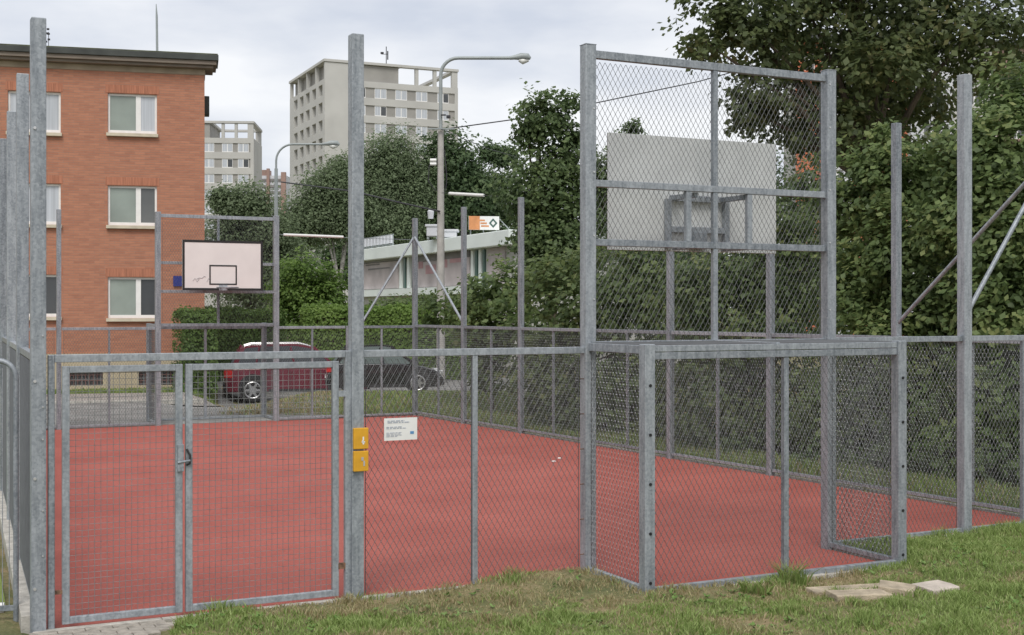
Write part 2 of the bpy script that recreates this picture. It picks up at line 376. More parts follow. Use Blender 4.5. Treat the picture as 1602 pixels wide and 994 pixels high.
# kerb stones round the court
def kerb_run(mb, a, b_, w_=.07, top=.025, gap=1.0):
    a, b_ = V(a), V(b_); d = b_-a; L = d.length; d.normalize(); n = max(1, round(L/gap)); aa = math.atan2(d.y, d.x)
    for i in range(n):
        c = a+d*(L*(i+.5)/n); mb.box((c.x, c.y, top/2-.06+random.uniform(-.003, .003)), L/n-.006, w_, .12+top, aa)
k = MB()
kerb_run(k, P2(-.05, -.05), P2(TG1-.05, -.05)); kerb_run(k, P2(TG1-.04, -.05), P2(TG1-.04, -GD)); kerb_run(k, P2(TG1-.04, -GD-.04), P2(TG2+.04, -GD-.04))
kerb_run(k, P2(TG2+.04, -GD), P2(TG2+.04, -.05)); kerb_run(k, P2(TG2+.06, -.05), P2(T_C+.05, -.05))
o2 = -NS*.06
kerb_run(k, C1+o2, C2+o2); kerb_run(k, far2(-.05, -.06), far2(TG3-.04, -.06)); kerb_run(k, far2(TG4+.04, -.06), (C3.x, C3.y+.06))
struct(k.build('court_kerb', CONC, bevel=.006))
# low concrete edging along the left side, one element a step wider than the other, and the green court next door
k = MB(); LN = V((-LD.y, LD.x))
for i in range(18):
    c = A0+LD*(i*1.0+.56)+LN*.045; k.box((c.x, c.y, .045), .985, .15, .16, math.atan2(LD.y, LD.x))
struct(k.build('side_kerb', CONC, bevel=.008))
q = [A0+LD*.9+LN*.2, A0+LD*30+LN*.2, A0+LD*30+LN*16, A0+LD*.9+LN*16]
slab_poly('green_court', [tuple(x) for x in q], .02, TURF)
k = MB(); kerb_run(k, A0+LD*.85+LN*.22, A0+LD*.85+LN*12, .09, .05); struct(k.build('turf_kerb', CONC))
# concrete pavers in front of the gate
k = MB()
for i in range(9):
    for j in range(9):
        t0 = tf(60)+.02+i*.205; dd = -.14-j*.105
        if t0+.2 > tf(296)-.035*j+random.uniform(-.05, .05): continue
        c = P2(t0+.1+(j % 2)*.1-.1, dd); k.box((c.x, c.y, -.012+random.uniform(-.003, .003)), .198, .099, .07, ANG)
struct(k.build('gate_paving', mat('paver_concrete', (.33, .30, .26), .95, 0, .2, 14, .5, 60), bevel=.005))
k = MB(); q = [(-9, 6), (-3.5, 6), (-3.9, 9.75), (-9, 9.0)]; k.prism(q, -.1, .004); struct(k.build('asphalt_path', mat('dark_asphalt', (.09, .085, .085), .95, 0, .25, 4, .5, 70)))

# ------------------------------------------------------------------ road, pavements and lawn strip behind
BD = V((math.cos(R(14)), math.sin(R(14)))); BN = V((-BD.y, BD.x))        # along the brick facade / away from camera
BC = V((-9.65, 40.13))                                                     # its right corner
def strip(name, s0, s1, d0, d1, m, off, ns=60, nd=14, th=0):
    ss = np.linspace(s0, s1, ns); dd = np.linspace(d0, d1, nd); SS, DD = np.meshgrid(ss, dd)
    X = BC.x+BD.x*SS+BN.x*DD; Y = BC.y+BD.y*SS+BN.y*DD; Z = height(X, Y)+off
    v = np.stack([X.ravel(), Y.ravel(), Z.ravel()], 1); I, J = np.meshgrid(np.arange(ns-1), np.arange(nd-1)); b = (J*ns+I).ravel()
    return struct(np_mesh(name, v, np.stack([b, b+1, b+ns+1, b+ns], 1), m))
strip('pavement', -30, .4, -5.4, -2.0, PAVE, .05)
kb = MB()
for i in range(30):
    c = BC+BD*(-29.5+i*1.0)+BN*-5.46; kb.box((c.x, c.y, .01), .99, .12, .13, R(14))
struct(kb.build('road_kerb', CONC, bevel=.01))
strip('road', -30, 3.2, -13.2, -5.5, ASPH, .012, 60, 30)
strip('car_park', .4, 60, -2.6, 5.5, ASPH, .02, 110, 30)
strip('service_lane', .4, 3.2, -5.5, -2.6, ASPH, .016, 10, 10)

# ------------------------------------------------------------------ meshes of wire
def chain(mb, o, u, W_, H_, pw=.058, ph=.097, r=.0024, knots=True, n=None):
    """diamond chain-link: o lower corner, u horizontal unit vector, up = z"""
    o = V(o); u = V((u[0], u[1], 0)).normalized(); n = V((-u.y, u.x, 0)); m = ph/pw; up = V((0, 0, 1))
    for sgn in (1, -1):
        c0 = -H_/m if sgn > 0 else 0.; c1 = W_ if sgn > 0 else W_+H_/m
        kk = math.floor(c0/pw); 
        while kk*pw < c1:
            c = kk*pw; kk += 1
            # line: x = c + sgn*y/m
            y0, y1 = 0., H_
            if sgn > 0: y0 = max(y0, (0-c)*m); y1 = min(y1, (W_-c)*m)
            else: y0 = max(y0, (c-W_)*m); y1 = min(y1, c*m)
            if y1-y0 < .01: continue
            a = o+u*(c+sgn*y0/m)+up*y0+n*(sgn*r*.9); b = o+u*(c+sgn*y1/m)+up*y1+n*(sgn*r*.9)
            d = (b-a).normalized(); s1 = d.cross(n)*r
            vs = [a+s1, a-s1*.5+n*r*.87, a-s1*.5-n*r*.87, b+s1, b-s1*.5+n*r*.87, b-s1*.5-n*r*.87]
            mb.add(vs, [(0, 1, 4, 3), (1, 2, 5, 4), (2, 0, 3, 5)])
    if knots:
        kr = r*2.0; mb.cur = 1
        ny = int(H_/(ph/2)); nx = int(W_/pw)
        for j in range(1, ny):
            for i in range(nx+1):
                x = (i+.5*(j % 2))*pw
                if x > W_: continue
                c = o+u*x+up*(j*ph/2)
                mb.add([c+u*kr, c-u*kr, c+n*kr*1.3, c-n*kr*1.3, c+up*kr*1.5, c-up*kr*1.5],
                       [(0, 2, 4), (2, 1, 4), (1, 3, 4), (3, 0, 4), (2, 0, 5), (1, 2, 5), (3, 1, 5), (0, 3, 5)])
    mb.cur = 0
    for x in (0, W_): mb.tube([o+u*x, o+u*x+up*H_], .0035, 4)
def square(mb, o, u, W_, H_, p=.05, r=.0022):
    o = V(o); u = V((u[0], u[1], 0)).normalized(); up = V((0, 0, 1)); n = V((-u.y, u.x, 0))
    for i in range(1, int(W_/p)+1): mb.tube([o+u*(i*p), o+u*(i*p)+up*H_], r, 4, False)
    for j in range(1, int(H_/p)+1): mb.tube([o+up*(j*p)+n*r*2, o+u*W_+up*(j*p)+n*r*2], r*.9, 4, False)

def post(parent, xy, z1, s=.11, a=ANG, z0=-.15, name='post', bolts=False):
    b = MB(); b.box((xy[0], xy[1], (z0+z1)/2), s, s, z1-z0, a); o = b.build(name, GALV, parent, bevel=.007); return o
def bolts(parent, xy, zs, n_out, m=BOLT, r=.012, off=.058, side=0., name='bolt'):
    n_ = V((n_out[0], n_out[1], 0)).normalized(); t_ = V((-n_.y, n_.x, 0))
    for z in zs:
        b = MB(); c = V((xy[0], xy[1], z))+n_*off+t_*side; b.cyl(c, n_, r, .014, 10); b.build(name, m, parent)

def run_panels(root, pts, z0, z1, fr=.05, knots=True, mid=True, rail_w=.06, bottom=True, wire=.0024, ps=1.0, inset=.06):
    """framed chain-link panels between consecutive plan points: top rail, bottom rail, stiles, mesh"""
    for a, b_ in zip(pts[:-1], pts[1:]):
        a, b_ = V(a), V(b_); d = (b_-a); L = d.length; d.normalize(); aa = math.atan2(d.y, d.x)
        p = a+d*inset; q_ = b_-d*inset; up = V((0, 0, 1))
        k = MB(); k.beam((p.x, p.y, z1-.03), (q_.x, q_.y, z1-.03), rail_w, rail_w); k.build('top_rail', GALV, root, bevel=.004)
        if bottom:
            k = MB(); k.beam((p.x, p.y, z0+.02), (q_.x, q_.y, z0+.02), .045, .045); k.build('bottom_rail', GALV, root, bevel=.004)
        if mid:
            c = (p+q_)/2; k = MB(); k.box((c.x, c.y, (z0+.0425+z1-.06)/2), .042, .042, z1-z0-.1025, aa); k.build('stile', GALV, root, bevel=.003)
        k = MB(); off = V((-d.y, d.x))*.026; o_ = p+d*.035+off
        chain(k, (o_.x, o_.y, z0+.05), d, (q_-p).length-.07, z1-z0-.115, knots=knots, r=wire, pw=.058*ps, ph=.097*ps); k.build('mesh_panel', [WIRE, KNOT], root)

# ------------------------------------------------------------------ front: near corner post, gate, middle post, fence to the goal
NO = V((-NI.x, -NI.y))                                                   # towards the camera
tm = tf(557)                                                             # middle post
# left side fence with the near corner post
root = thing('court_fence', (A0.x, A0.y, 0), 'row of tall galvanised posts down the left edge of the red court', 'fence')
for i in range(8):
    c = A0+LD*(i*sl/7)
    post(root, c, 4.75 if i else 4.755, .11, math.atan2(LD.y, LD.x) if i else ANG)
run_panels(root, [A0+LD*(i*sl/7)+LN*.0 for i in range(8)], .12, RAIL, knots=False)
bolts(root, A0, [.35, 1.2, 1.95, 3.9], NO, side=-.03); bolts(root, A0, [.6, .95, 1.5, 1.75, 2.3], NO, r=.006, side=.028)
# gate surround
root = thing('gateway', P3(tf(310), 0), 'grey steel frame around the double gate, with the tall post right of it', 'gateway')
post(root, P2(tf(80)), RAIL, .05, name='side_post'); 
post(root, P2(tm), 4.88, .11, name='tall_post')
post(root, P2(tf(543.5)), RAIL-.001, .055, name='side_post')
k = MB(); k.beam(P3(tf(80)+.026, RAIL-.03), P3(tf(543.5)-.029, RAIL-.03), .06, .06); k.build('top_rail', GALV, root, bevel=.004)
for zz in (.3, 1.78):
    b = MB(); b.beam(P3(tf(528), zz, -.01), P3(tf(541), zz, -.01), .03, .05); b.build('hinge', RUST if zz < 1 else GALV, root)
b = MB(); b.beam(P3(tf(84), .3, -.01), P3(tf(99), .3, -.01), .02, .03); b.build('hinge', RUST, root)
# the two leaves
def leaf(px0, px1, label):
    t0, t1 = tf(px0), tf(px1); z0, z1 = .045, 2.06; s = .055
    rt = thing('gate_leaf', P3((t0+t1)/2, z0), label, 'gate', 'leaves of the double gate')
    b = MB()
    for tt in (t0+s/2, t1-s/2): c = P2(tt); b.box((c.x, c.y, (z0+z1)/2), s, .045, z1-z0, ANG)
    b.beam(P3(t0+s, z1-s/2), P3(t1-s, z1-s/2), .042, s-.002); b.beam(P3(t0+s, z0+s/2), P3(t1-s, z0+s/2), .042, s-.002)
    b.build('frame', GALV, rt, bevel=.004)
    b = MB(); square(b, P3(t0+s, z0+s), U, t1-t0-2*s, z1-z0-2*s, .0475); b.build('mesh_infill', GATEWIRE, rt)
    return rt
l1 = leaf(97, 285, 'left wire mesh gate leaf with the square lock case on its edge')
l2 = leaf(290, 529, 'wide right wire mesh gate leaf beside the post with yellow plates')
b = MB(); b.box(P3(tf(281), 1.30, -.035), .05, .03, .22, ANG); b.build('lock_case', GALV, l1, bevel=.004)
b = MB(); c = P3(tf(276), 1.265, -.05); b.tube([c, c+V((U.x, U.y, 0))*.10+V((0, 0, .012))], .010, 8); b.build('handle', GALV, l1)
b = MB(); c = P3(tf(293), 1.30, -.035); b.tube([c+V((-.012, 0, .07)), c+V((.016, 0, .02)), c+V((.012, 0, -.05)), c+V((-.012, 0, -.06))], .009, 8); b.build('latch', BUMPD, l2)
# fence between the middle post and the ball stop
root = thing('court_fence', P3((tm+TG1)/2, 0), 'low chain link fence panels carrying the white notice, left of the near goal', 'fence')
a_, b_ = tm+.055, TG1-.055
k = MB(); k.beam(P3(a_, RAIL-.03), P3(b_, RAIL-.03), .06, .062); k.build('top_rail', GALV, root, bevel=.004)
ts = tf(742); k = MB(); c = P2(ts); k.box((c.x, c.y, (RAIL-.06)/2), .05, .05, RAIL-.062, ANG); k.build('stile', GALV, root, bevel=.004)
for (q0, q1) in ((a_+.03, ts-.03), (ts+.03, b_-.05)):
    k = MB(); chain(k, P3(q0, .04, -.0), U, q1-q0, RAIL-.12); k.build('mesh_panel', [WIRE, KNOT], root)
for tt in (TG1-.085,):
    k = MB()
    for zz in np.arange(.2, 2.0, .33): k.tube([P3(tt-.02, zz, -.03), P3(tt+.035, zz, -.02)], .005, 5)
    k.build('tie_wire', RUST, root)
# fence from the goal to the near right corner
root = thing('court_fence', P3((TG2+T_C)/2, 0), 'chain link fence right of the near goal with one tall post and sloping brace', 'fence')
tp = tf(1509)
post(root, P2(tp), 5.12, .115)
post(root, P2(T_C), 5.0, .115)
run_panels(root, [P2(TG2), P2(tp), P2(T_C)], .03, RAIL+.06, mid=False)
c = P2(tf(1600)); k = MB(); k.box((c.x, c.y, 1.1), .045, .045, 2.08, ANG); k.build('stile', GALV, root)
k = MB(); k.tube([P3(tp+.05, 2.48), P3(T_C-.03, 4.42)], .027, 10); k.build('brace', GALV, root, smooth=True)

# ------------------------------------------------------------------ ball stop frame with the near goal
def ball_stop(label, p3, t1, t2, H, zr, sgn, knots, center=True, pz=5.0):
    """p3(t,z,d): point on the goal line; d>0 into the court"""
    rt = thing('ball_stop', p3((t1+t2)/2, 0), label, 'ball stop')
    aa = ANG
    for t_ in (t1, t2): q_ = p3(t_, 0); post(rt, q_, H, .115, aa)
    s = 1 if t2 > t1 else -1
    e0, e1 = t1+s*.058, t2-s*.058
    for z, h in ((H-.08, .075), (zr[0], .065), (zr[1], .065)):
        k = MB(); k.beam(p3(e0, z), p3(e1, z), .06, h); k.build('cross_rail', GALV, rt, bevel=.004)
    if center:
        tc_ = (t1+t2)/2; ca = p3(tc_, 0)
        for z0_, z1_ in ((zr[0]+.033, H-.118), (zr[1]+.033, zr[0]-.033), (2.2, zr[1]-.033)):
            k = MB(); k.box((ca.x, ca.y, (z0_+z1_)/2), .055, .05, z1_-z0_, aa); k.build('upright', GALV, rt, bevel=.003)
        for f in (.39, .645):
            q_ = p3(t1+(t2-t1)*f, 0); k = MB(); k.box((q_.x, q_.y, (zr[0]+zr[1])/2), .06, .05, zr[0]-zr[1]-.068, aa); k.build('short_upright', GALV, rt, bevel=.003)
    if not center: ca = p3((t1+t2)/2, 0); k = MB(); k.box((ca.x, ca.y, (2.2+H-.118)/2), .05, .045, H-2.318, aa); k.build('upright', GALV, rt)
    uu = (p3(t2, 0)-p3(t1, 0)).normalized(); o_ = p3(e0+s*.03, 2.24, .03)
    k = MB(); chain(k, o_, (uu.x, uu.y), abs(e1-e0)-.06, H-2.24-.14, knots=knots); k.build('mesh_panel', [WIRE, KNOT], rt)
    return rt
def goal_cage(label, p3, t1, t2, depth, knots, zt=RAIL+.05):
    rt = thing('goal_cage', p3((t1+t2)/2, 0, -depth/2), label, 'goal'); s = 1 if t2 > t1 else -1
    for t_ in (t1, t2):
        q_ = p3(t_, 0, -depth); post(rt, q_, zt, .105, ANG, name='corner_post')
        nn = p3(0, 0, -1)-p3(0, 0, 0); bolts(rt, q_, [.12, .55, .98, 1.41, 1.84], (nn.x, nn.y), BLACK, .014, .0535, 0, 'plug')
        # side panel
        a_, b_ = p3(t_, 0, -.058), p3(t_, 0, -depth+.053)
        for z, nm in ((zt-.05, 'side_rail'), (.05, 'bottom_rail')):
            k = MB(); k.beam((a_.x, a_.y, z), (b_.x, b_.y, z), .055, .075 if z > 1 else .05); k.build(nm, GALV, rt, bevel=.004)
        d_ = (b_-a_); k = MB(); chain(k, (a_.x, a_.y, .08), (d_.x, d_.y), d_.length, zt-.18, knots=knots); k.build('side_mesh', [WIRE, KNOT], rt)
    a_, b_ = p3(t1+s*.053, 0, -depth), p3(t2-s*.053, 0, -depth)
    for z, h, nm in ((zt-.04, .06, 'back_rail'), (zt-.105, .066, 'back_rail'), (.045, .05, 'bottom_rail')):
        k = MB(); k.beam((a_.x, a_.y, z), (b_.x, b_.y, z), .06, h-.004); k.build(nm, GALV, rt, bevel=.004)
    c = p3(t1+(t2-t1)*.52, 0, -depth); k = MB(); k.box((c.x, c.y, (zt-.14+.07)/2), .055, .05, zt-.14-.072, ANG); k.build('stile', GALV, rt, bevel=.003)
    d_ = b_-a_; k = MB(); n2 = V((NI.x, NI.y, 0))*.035
    o_ = a_+d_.normalized()*.03
    chain(k, (o_.x+n2.x, o_.y+n2.y, .08), (d_.x, d_.y), d_.length-.06, zt-.22, knots=knots); k.build('back_mesh', [WIRE, KNOT], rt)
    # roof frame
    k = MB(); k.beam(p3(t1+s*.06, zt-.03, 0.0), p3(t2-s*.06, zt-.03, 0.0), .07, .065); k.build('front_rail', GALV, rt, bevel=.004)
    k = MB(); k.beam(p3((t1+t2)/2, zt-.025, -.035), p3((t1+t2)/2, zt-.025, -depth+.03), .05, .05); k.build('roof_bar', GALV, rt, bevel=.004)
    k = MB()
    for i in range(1, int(abs(t2-t1)/.05)): k.tube([p3(t1+s*i*.05, zt-.012, 0), p3(t1+s*i*.05, zt-.012, -depth)], .002, 3, False)
    for i in range(1, int(depth/.05)): k.tube([p3(t1, zt-.009, -i*.05), p3(t2, zt-.009, -i*.05)], .002, 3, False)
    k.build('roof_mesh', WIRE, rt)
    return rt
bs = ball_stop('tall near ball stop frame of chain link above the near goal', P3, TG1, TG2, 5.0, (3.70, 3.14), 1, True)
goal_cage('near goal cage of galvanised tube and chain link standing in the grass', P3, TG1, TG2, GD, True)
bolts(bs, P2(TG1), [.25, .8, 1.35, 1.9, 2.6, 3.2, 3.8, 4.4], NO, BOLT, .008, .058, .03); bolts(bs, P2(TG2), [2.5, 3.2, 3.75, 4.4, 4.85], NO, BOLT, .008, .058, -.03)
for t_ in (TG1, TG2):
    b = MB(); c = P2(t_); b.box((c.x, c.y, 5.004), .118, .118, .008, ANG); b.build('cap', GALV, bs)
ball_stop('distant ball stop frame with the black edged backboard, before the brick block', F3, TG3, TG4, 4.62, (3.52, 2.9), -1, False, center=False)
goal_cage('distant goal cage at the far end of the red court', F3, TG3, TG4, 1.0, False)

# ------------------------------------------------------------------ backboards
def hoop(label, p3, tc_, d, z0, z1, wd, front_black, sgn):
    rt = thing('basketball_backboard', p3(tc_, z0, d), label, 'basketball hoop')
    c = p3(tc_, 0, d); b = MB(); b.box((c.x, c.y, (z0+z1)/2), wd, .025, z1-z0, ANG); b.build('board', [GREYB if not front_black else WHITEB], rt, bevel=.003)
    # painted lines on the court side
    b = MB(); e = .05; dd = d+.0155
    def bar(t0, t1, za, zb):
        q0 = p3(t0, 0, dd); q1 = p3(t1, 0, dd); m_ = (q0+q1)/2; b.box((m_.x, m_.y, (za+zb)/2), (q1-q0).length, .004, zb-za, ANG)
    h = wd/2
    bar(tc_-h, tc_+h, z0, z0+e); bar(tc_-h, tc_+h, z1-e, z1); bar(tc_-h, tc_-h+e, z0+e, z1-e); bar(tc_+h-e, tc_+h, z0+e, z1-e)
    bar(tc_-.3, tc_+.3, z0+.12, z0+.15); bar(tc_-.3, tc_+.3, z0+.52, z0+.55); bar(tc_-.3, tc_-.27, z0+.15, z0+.52); bar(tc_+.27, tc_+.3, z0+.15, z0+.52)
    b.build('painted_lines', BLK, rt)
    # support between the ball stop and the board
    b = MB(); bk = d-.05
    for t_ in (tc_-.36, tc_+.36): q_ = p3(t_, 0, bk); b.box((q_.x, q_.y, z0+.28), .06, .05, .5, ANG)
    b.beam(p3(tc_-.33, z0+.54, bk), p3(tc_+.33, z0+.54, bk), .05, .06); b.beam(p3(tc_-.33, z0+.22, bk), p3(tc_+.33, z0+.22, bk), .05, .06)
    b.build('back_frame', GALV, rt, bevel=.003)
    b = MB()
    for t_ in (tc_-.3, tc_+.3):
        b.beam(p3(t_, z0+.54, bk-.025), p3(t_, z0+.54, .03), .05, .05); b.beam(p3(t_, z0+.03, bk-.025), p3(t_, z0+.03, .03), .05, .05)
    b.build('arm', GALV, rt, bevel=.003)
    b = MB(); q_ = p3(tc_, 0, bk-.01); b.box((q_.x, q_.y, z0+.11), .2, .05, .17, ANG); b.build('mounting_plate', GALV, rt, bevel=.003)
    b = MB(); rc = p3(tc_, z0+.06, d+.40); b.tube([rc+V((math.cos(a)*.225, math.sin(a)*.225, 0)) for a in np.linspace(0, 2*math.pi, 29)], .012, 8, False)
    b.beam(p3(tc_-.07, z0+.06, d+.02), p3(tc_-.07, z0+.06, d+.2), .02, .03); b.beam(p3(tc_+.07, z0+.06, d+.02), p3(tc_+.07, z0+.06, d+.2), .02, .03)
    b.box(p3(tc_, z0+.06, d+.022), .18, .02, .12, ANG)
    b.build('rim', GALV, rt, smooth=True)
    return rt
# near: pixel row/column fitted on a plane half a metre inside the court
d_n = .48; q0 = P2(0, d_n); tb0, tb1 = on_line(q0, U, 951), on_line(q0, U, 1213)
hoop('grey back of the near backboard seen through the tall frame', P3, (tb0+tb1)/2, d_n, 3.10, 4.27, tb1-tb0, False, 1)
d_f = .55; q0 = V(F3(0, 0, d_f)[:2]); ta, tb_ = on_line(q0, FAR_U, 411), on_line(q0, FAR_U, 285)
hp = hoop('white distant backboard with black edge and target square', F3, (ta+tb_)/2, d_f, 2.92, 4.0, abs(tb_-ta), True, -1)
b = MB(); tcx = (ta+tb_)/2; hw = abs(tb_-ta)/2
for (x0, zz, pts) in ((hw-.22, 3.12, [(0, 0), (-.05, .06), (-.09, -.02), (-.14, .05)]), (hw-.30, 3.16, [(0, 0), (-.06, .03), (-.12, .02), (-.16, .06), (-.2, .05)]), (hw-.52, 3.10, [(0, 0), (-.04, .08), (-.06, .02)])):
    b.tube([F3(tcx+x0+px_, zz+pz_, d_f+.016) for px_, pz_ in pts], .006, 5)
b.build('scribble', SCRIB, hp)

# ------------------------------------------------------------------ far fence and right-hand fence
root = thing('court_fence', F3(TG3/2, 0), 'far chain link fence between the distant goal and the braced corner post', 'fence')
post(root, F3(0, 0), 4.67, .11)
tt_ = TG3; pts = [F3(TG3, 0), F3(TG3*.5, 0), F3(0, 0)]
post(root, F3(TG3*.5, 0), RAIL-.02, .06)
run_panels(root, [V(p[:2]) for p in pts], .03, RAIL-.02, knots=False)
k = MB(); k.tube([F3(.03, 4.22), F3(1.35, 2.16)], .028, 8); k.build('brace', GALV, root, smooth=True)
root = thing('court_fence', F3((TG4+9.4)/2, 0), 'far fence left of the distant goal, in front of the brick block basement', 'fence')
LF = (C3-C2).length; t92 = tfar(92)
post(root, F3(t92, 0), 4.6, .09); 
pts = [F3(TG4, 0), F3(t92, 0), F3(LF, 0)]
run_panels(root, [V(p[:2]) for p in pts], .03, RAIL-.02, knots=False)
root = thing('court_fence', (C1.x+SIDE.x*8, C1.y+SIDE.y*8, 0), 'long chain link fence down the right side, backed by dense shrubs', 'fence')
NP = 7
hs = [0, 5.0, 4.85, 4.8, 4.8, 4.78, 4.76, 0]
pts = [C1+SIDE*(SLEN*i/NP) for i in range(NP+1)]
for i in range(1, NP): post(root, pts[i], hs[i], .10, SANG)
run_panels(root, pts, .06, RAIL, knots=True)
e = pts[1]; k = MB(); k.tube([(e.x, e.y, 2.3), (C1.x+.02, C1.y+.05, 4.42)], .027, 10); k.build('brace', GALV, root, smooth=True)
e = C2+SIDE*-2.5; k = MB(); k.tube([(C2.x, C2.y-.05, 4.22), (e.x, e.y, 2.2)], .028, 8); k.build('brace', GALV, root, smooth=True)

# tension cable along the far fence with a white sleeve
k = MB(); e0 = F3(0, 4.16); e1 = F3(TG3, 4.2); rt = thing('tension_cable', (e0+e1)/2, 'thin cable with a white sleeve strung left from the far corner post', 'cable')
k.tube([e0, (e0+e1)/2-V((0, 0, .015)), e1], .007, 5); k.build('wire', GALV, rt)
fr = lambda f: e0+(e1-e0)*f
k = MB(); k.tube([fr(.53), fr(.95)], .03, 8); k.build('sleeve', WHITEP, rt)

# ------------------------------------------------------------------ notice and yellow plates
t0, t1 = tf(599), tf(650.5); rt = thing('notice_board', P3((t0+t1)/2, 1.36, -.03), 'white rules notice wired to the chain link beside the gate', 'sign')
b = MB(); c = P2((t0+t1)/2, -.03); b.box((c.x, c.y, 1.455), t1-t0, .006, .195, ANG); b.build('panel', WHITEP, rt)
b = MB(); b2 = MB(); wd = t1-t0
def words(mb, z, x0, x1, h, seed):
    r_ = random.Random(seed); x = x0
    while x < x1:
        l_ = min(r_.uniform(.016, .045), x1-x)
        mb.box(P3(t0+x+l_/2, z, -.0345), l_, .002, h, ANG); x += l_+.009
words(b, 1.528, .03, .19, .009, 1); words(b, 1.514, .03, .24, .009, 2); words(b, 1.475, .02, .17, .007, 3); words(b, 1.463, .02, .20, .007, 4)
for i, (z, e) in enumerate(((1.425, .16), (1.414, .15), (1.403, .17), (1.392, .12))): words(b, z, .02, e, .005, 8+i)
b.build('printed_text', INK, rt); b2.box(P3(t0+wd*.84, 1.42, -.0345), .035, .002, .024, ANG); b2.build('printed_emblem', INKB, rt)
for i, (ya, yb, lb) in enumerate(((670, 703, 'upper yellow plate on the tall post right of the gate'), (706, 738, 'lower yellow plate on the tall post right of the gate'))):
    tA, tB = tf(548), tf(571); Zq = P2(tm).y-.08
    za, zb = CH-(ya-HY)*Zq/F, CH-(yb-HY)*Zq/F
    rt = thing('warning_plate', P3((tA+tB)/2, zb, -.075), lb, 'sign', 'yellow plates on the gate post')
    c = P2((tA+tB)/2, -.075); b = MB(); b.box((c.x, c.y, (za+zb)/2), tB-tA, .035, za-zb, ANG); b.build('plate', YEL, rt, bevel=.006)
    b = MB(); zc = (za+zb)/2; tc_ = (tA+tB)/2
    if i == 0: b.beam(P3(tc_+.012, zc-.015, -.0945), P3(tc_+.02, zc-.05, -.0945), .003, .014); b.box(P3(tc_+.018, zc-.03, -.0945), .03, .003, .01, ANG); b.box(P3(tc_+.018, zc+.0, -.0945), .012, .003, .03, ANG)
    else: b.box(P3(tc_+.01, zc+.02, -.0945), .02, .003, .03, ANG); b.box(P3(tc_+.025, zc-.02, -.0945), .014, .003, .045, ANG)
    b.build('pictogram', SCRIB if i else WHITEP, rt)

# ------------------------------------------------------------------ barred railing and pipe at the left edge
rt = thing('railing', (-4.6, 10.3, 0), 'round cornered barred railing of the neighbouring green court', 'railing')
xr = (25-801)*10.3/F; b = MB(); zt = 2.09; rr = .14
pth = [V((xr, 10.3, -.1)), V((xr, 10.3, zt-rr))]+[V((xr-rr+rr*math.cos(a), 10.3, zt-rr+rr*math.sin(a))) for a in np.linspace(.2, math.pi/2, 6)]+[V((xr-1.4, 10.3-.3, zt))]
b.tube(pth, .022, 10); b.beam((xr, 10.3, .1), (xr-1.4, 10.0, .1), .03, .04); b.build('frame', GALV, rt, smooth=True)
b = MB()
for i in range(1, 28): x_ = xr-i*.05; b.tube([(x_, 10.3-.3*i*.05/1.4, .1), (x_, 10.3-.3*i*.05/1.4, zt-.02-(max(0, rr-i*.05)))], .0035, 5, False)
b.build('bars', GALV, rt)
b = MB(); b.tube([(-4.9, 10.42, .06), (-4.19, 10.55, .05)], .035, 12); tag(b.build('pipe', WHITEP, smooth=True), 'short pale pipe lying at the edge of the green court', 'pipe')

# ------------------------------------------------------------------ slabs in the grass
def slab(px, py, Z, lx, ly, rot, tilt, m, label, th=.07, seed=1, lift=.0):
    r_ = random.Random(seed); c = W(px, py, Z); zc = float(height(c.x, c.y))
    pts = []
    base = [(-1, -1), (-.4, -1.04), (.3, -.98), (1, -1), (1.03, -.2), (.98, 1), (.2, 1.03), (-1, .97), (-.97, .1)]
    for x, y in base:
        x = x*lx/2*(1+r_.uniform(-.05, .05)); y = y*ly/2*(1+r_.uniform(-.05, .05)); pts.append((c.x+x*math.cos(rot)-y*math.sin(rot), c.y+x*math.sin(rot)+y*math.cos(rot)))
    b = MB(); b.prism(pts, zc-.03, zc+th-.03+lift)
    ax, ay = tilt; b.v = [(x, y, z+(x-c.x)*ax+(y-c.y)*ay) for x, y, z in b.v]
    o = b.build('paving_slab', m, bevel=.008); return tag(o, label, 'paving slab', 'loose slabs in the grass by the goal')
slab(1343, 936, 10.92, .50, .25, R(8), (.0, -.02), SLABM, 'front tan slab lying flat in the grass before the near goal', seed=1, lift=.01)
slab(1338, 919, 11.33, .85, .20, R(14), (0, .0), SLABM, 'long half buried tan slab behind the others near the goal', .05, seed=2, lift=.005)
slab(1403, 926, 11.16, .30, .30, R(-20), (-.08, .03), SLABM, 'cracked tan slab chunk between the flat slab and the pale slab', seed=3, lift=.02)
slab(1463, 921, 11.28, .30, .30, R(22), (.04, .02), SLABW, 'pale square slab at the right end of the loose slabs', .06, seed=5, lift=.014)

